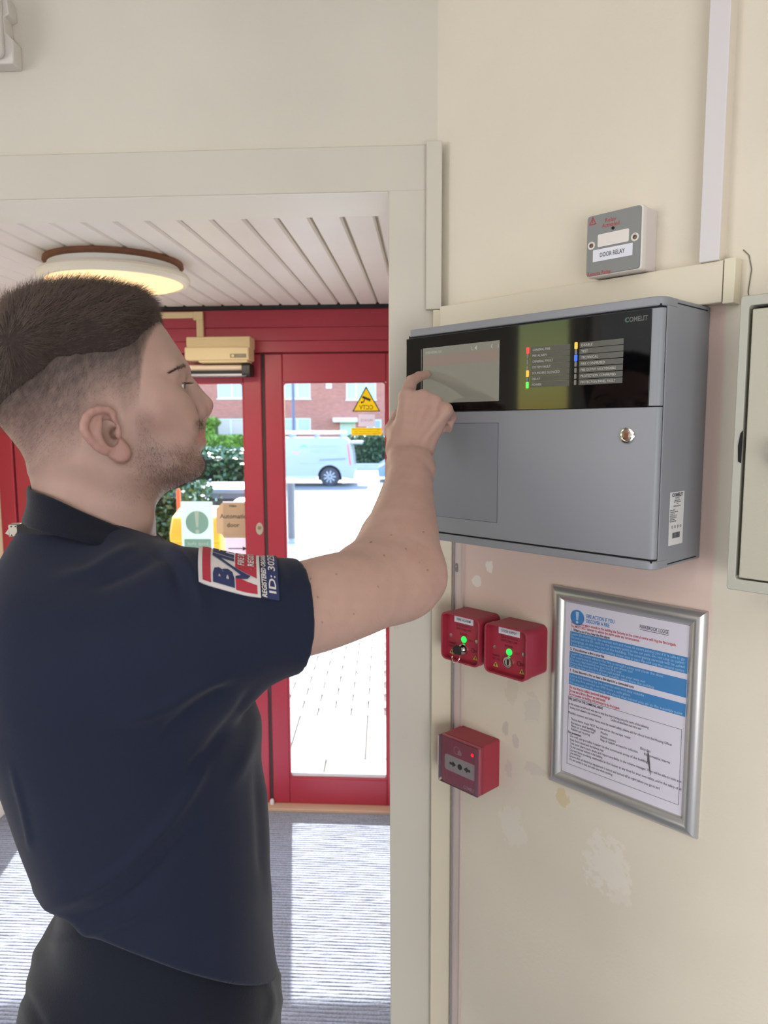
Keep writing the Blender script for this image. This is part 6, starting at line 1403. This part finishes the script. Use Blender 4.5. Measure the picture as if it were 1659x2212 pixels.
Ml.build('lanyard', mat('black_webbing', (22, 22, 26), rough=.8, bump=.2, bscale=800), person)['kind'] = 'stuff'
c0 = hq(33, 1145, -.012); Mk = MB()
M_clip = mat('clip_steel', (160, 152, 142), rough=.35, metal=.7)
Mk.box(c0[0]-.0052, c0[0]+.0058, -.018, -.002, c0[2]-.0066, c0[2]+.0066); ck = Mk.build('lanyard_clip', M_clip, person, bevel=.001)
MB().prism([(c0[0]-.0095, c0[2]-.003), (c0[0]-.005, c0[2]-.0055), (c0[0]-.005, c0[2]+.003)], -.014, -.006).build('clip_tip', M_clip, ck)
for i in range(2):
    for j in range(2): MB().lathe([(.0008, -.0184), (.0008, -.0178)], 8, (c0[0]-.0022+.004*i, 0, c0[2]-.0045+.009*j), 'y').build('rivet', M_gap, ck)
# embroidered badge wrapped over the sleeve
def patch(tx, l):                                # tx 0..1 round the arm upwards, l 0..1 along the arm towards the cuff
    th0 = math.radians(27-14*l); th = th0+tx*math.radians(84-8*l)
    px_ = 430+(600-430)*l-46*math.cos(th)+8*(1-tx); Yc = np.interp(px_, [395, 500, 655], [.690, .692, .722]); c = hd_(px_, np.interp(px_, [400, 655], [1341, 1327]), Yc)
    tocam = eyeL-c; tocam -= sdir*(tocam@sdir); tocam /= np.linalg.norm(tocam); up = np.cross(sdir, tocam); up *= np.sign(up[2])
    d = tocam*math.cos(th)+up*math.sin(th); o = c+d*.16; p, n_ = cast(o, -d)
    if p is None: p, n_ = c+d*.06, d
    return p, d
_pc = {}
def patch_grid():
    NX, NL = 40, 40; G = np.zeros((NX+1, NL+1, 3)); Nn = np.zeros_like(G)
    for i in range(NX+1):
        for j in range(NL+1): G[i, j], Nn[i, j] = patch(i/NX, j/NL)
    for _ in range(3): G[1:-1, 1:-1] = (G[1:-1, 1:-1]*2+G[:-2, 1:-1]+G[2:, 1:-1]+G[1:-1, :-2]+G[1:-1, 2:])/6
    return G, Nn, NX, NL
PG, PN, NX_, NL_ = patch_grid()
def pmap(tx, l, off):
    x = min(max(tx, 0), .9999)*NX_; y = min(max(l, 0), .9999)*NL_; i, j = int(x), int(y); fx, fy = x-i, y-j
    w4 = ((1-fx)*(1-fy), fx*(1-fy), (1-fx)*fy, fx*fy)
    p = PG[i, j]*w4[0]+PG[i+1, j]*w4[1]+PG[i, j+1]*w4[2]+PG[i+1, j+1]*w4[3]; n_ = PN[i, j]*w4[0]+PN[i+1, j]*w4[1]+PN[i, j+1]*w4[2]+PN[i+1, j+1]*w4[3]
    return p+n_/np.linalg.norm(n_)*off
def pband(t0, t1, l0, l1, off, th, name, m, par, l0b=None, l1b=None, n=20):
    """a slab of embroidery over part of the badge"""
    nx, nl = n, max(2, int(n*(l1-l0))+2); V = []; 
    for lay in (off-th, off):
        for i in range(nx+1):
            for j in range(nl+1): V.append(pmap(t0+(t1-t0)*i/nx, l0+(l1-l0)*j/nl, lay))
    F = []; S = (nx+1)*(nl+1); I = lambda i, j: i*(nl+1)+j
    for i in range(nx):
        for j in range(nl):
            F.append((S+I(i, j), S+I(i+1, j), S+I(i+1, j+1), S+I(i, j+1)))
    for i in range(nx): F += [(I(i, 0), S+I(i, 0), S+I(i+1, 0), I(i+1, 0))[::-1], (I(i, nl), S+I(i, nl), S+I(i+1, nl), I(i+1, nl))]
    for j in range(nl): F += [(I(0, j), S+I(0, j), S+I(0, j+1), I(0, j+1)), (I(nx, j), S+I(nx, j), S+I(nx, j+1), I(nx, j+1))[::-1]]
    return MB().add(V, F).build(name, m, par, ang=50)
def ppoly(poly, off, name, m, par):              # flat polygon of (tx, l), triangulated and laid on the badge
    bm = bmesh.new(); vv = [bm.verts.new((p[0], p[1], 0)) for p in poly]; bm.faces.new(vv); bmesh.ops.triangulate(bm, faces=bm.faces[:])
    for _ in range(2): bmesh.ops.subdivide_edges(bm, edges=bm.edges[:], cuts=1, use_grid_fill=True)
    bmesh.ops.triangulate(bm, faces=bm.faces[:])
    bm.verts.index_update(); V = [pmap(v.co.x, v.co.y, off) for v in bm.verts]; F = [tuple(v.index for v in f.verts) for f in bm.faces]; bm.free(); return MB().add(V, F).build(name, m, par, smooth=False)
def ptext(t_, t0, t1, l0, l1, off, name, m, par, bold=.03, italic=0):      # letters run along tx, their tops towards the shoulder
    v, f = text2d(t_, bold, italic); x = (v[:, 0]-v[:, 0].min())/np.ptp(v[:, 0]); z = (v[:, 1]-v[:, 1].min())/np.ptp(v[:, 1])
    o = MB().add([pmap(t0+(t1-t0)*a, l1+(l0-l1)*b, off) for a, b in zip(x, z)], f).build(name, m, par, smooth=False); o['kind'] = 'stuff'; return o
M_thw = mat('white_thread', (212, 206, 206), rough=.8, bump=.5, bscale=2500); M_thr = mat('red_thread', (172, 44, 62), rough=.8, bump=.5, bscale=2500); M_thn = mat('navy_thread', (38, 48, 92), rough=.8, bump=.5, bscale=2500); M_thk = mat('dark_thread', (30, 36, 66), rough=.8, bump=.4, bscale=2500)
bd = pband(0, 1, 0, .775, .0016, .0016, 'badge', M_thw, shirt)
pband(.035, .97, .05, .155, .0020, .0004, 'red_band', M_thr, bd)
ppoly([(.03, .47), (.20, .47), (.135, .735), (.03, .735)], .0021, 'red_field', M_thr, bd)
ppoly([(.34, .47), (.975, .47), (.975, .735), (.225, .735)], .0021, 'red_field', M_thr, bd)
ptext('B', .045, .27, .18, .455, .0023, 'badge_letter', M_thn, bd, .06); ptext('FE', .53, .97, .18, .455, .0023, 'badge_letter', M_thn, bd, .06)
ppoly([(.43, .18), (.50, .18), (.505, .455), (.445, .455)], .0023, 'badge_letter', M_thn, bd)
ppoly([(.43, .18), (.455, .24), (.34, .44), (.245, .66), (.20, .62), (.17, .47), (.20, .47), (.235, .54), (.30, .43)], .0023, 'badge_letter', M_thn, bd)
ptext('FIRE SAFETY', .40, .95, .50, .585, .0024, 'badge_lettering', M_thw, bd, .02); ptext('REGISTER', .40, .90, .625, .705, .0024, 'badge_lettering', M_thw, bd, .02)
b2 = pband(-.0, 1, .785, 1.0, .0014, .0014, 'number_badge', M_thk, shirt)
pband(.0, 1, .855, .995, .0018, .0004, 'navy_band', M_thn, b2)
ptext('REGISTERED ORGANISATION', .01, .98, .79, .852, .0019, 'badge_lettering', M_thw, b2, .03, .15); ptext('ID: 302573', .07, .98, .875, .965, .0022, 'badge_lettering', M_thw, b2, .015)
# trousers and shoes
tr_ = [rrow(1760, 150, 520, .13), rrow(1900, 135, 540, .145), rrow(1955, 122, 555, .150), rrow(1985, 103, 570, .157), rrow(2020, 76, 580, .169), rrow(2060, 60, 587, .18), rrow(2100, 46, 595, .183), rrow(2150, 42, 603, .184), rrow(2212, 47, 606, .184), rrow(2300, 52, 600, .18), rrow(2380, 80, 585, .16)]
hc = hq(318, 2330); tp = [stack(tr_, 'u', 0, 2.3)]
for s in (-1, 1):
    a0_ = np.array([hc[0], s*.092, hc[2]+.05]); k0 = np.array([hc[0]+.015, s*.095, .50]); an = np.array([hc[0]-.02, s*.10, .105])
    tp += [cone(a0_, k0, .098, .074, 'u', .03), cone(k0, an, .074, .062, 'u', .02)]
Vt, Ft = net(tp, .006); Vt, Ft = islands(Vt, Ft); Vt = relax(Vt, Ft, 1, .5); Nt = vnormals(Vt, Ft)
ft = [([(600, 2095), (612, 2130), (608, 2180)], 9, .004), ([(570, 2100), (590, 2160), (580, 2212)], 9, .003), ([(35, 2120), (70, 2180), (100, 2230)], 12, -.003), ([(48, 2080), (110, 2040), (200, 2010)], 14, .003)]
Vt = Vt+Nt*(folds(Vt, Nt, ft)+.002*vnoise(Vt, 18, 41))[:, None]
mesh_np('trousers', Vt, Ft, mat('navy_trousers', (20, 24, 37), rough=.85, spec=.2, sheen=.2, bump=.25, bscale=900), person)
for s in (-1, 1):
    x_ = hc[0]-.02
    sh = [ellip((x_+.065, s*.10, .052), (.145, .048, .046), 'u', .0), ellip((x_-.01, s*.10, .085), (.075, .046, .06), 'u', .04), Prim(lambda P: P[:, 2]-.012, (x_-.3, s*.10-.2, -.1), (x_+.3, s*.10+.2, .012), 's', .004)]
    Vq, Fq = net(sh, .006); so = mesh_np('shoe', Vq, Fq, mat('black_leather', (24, 24, 26), rough=.4), person)
    MB().prism([(x_+.06+.15*math.cos(t), s*.10+(.044+.008*math.cos(t))*math.sin(t)) for t in np.linspace(0, 2*math.pi, 32, endpoint=False)], .0005, .016, 'z').build('sole', M_dark, so, bevel=.002)
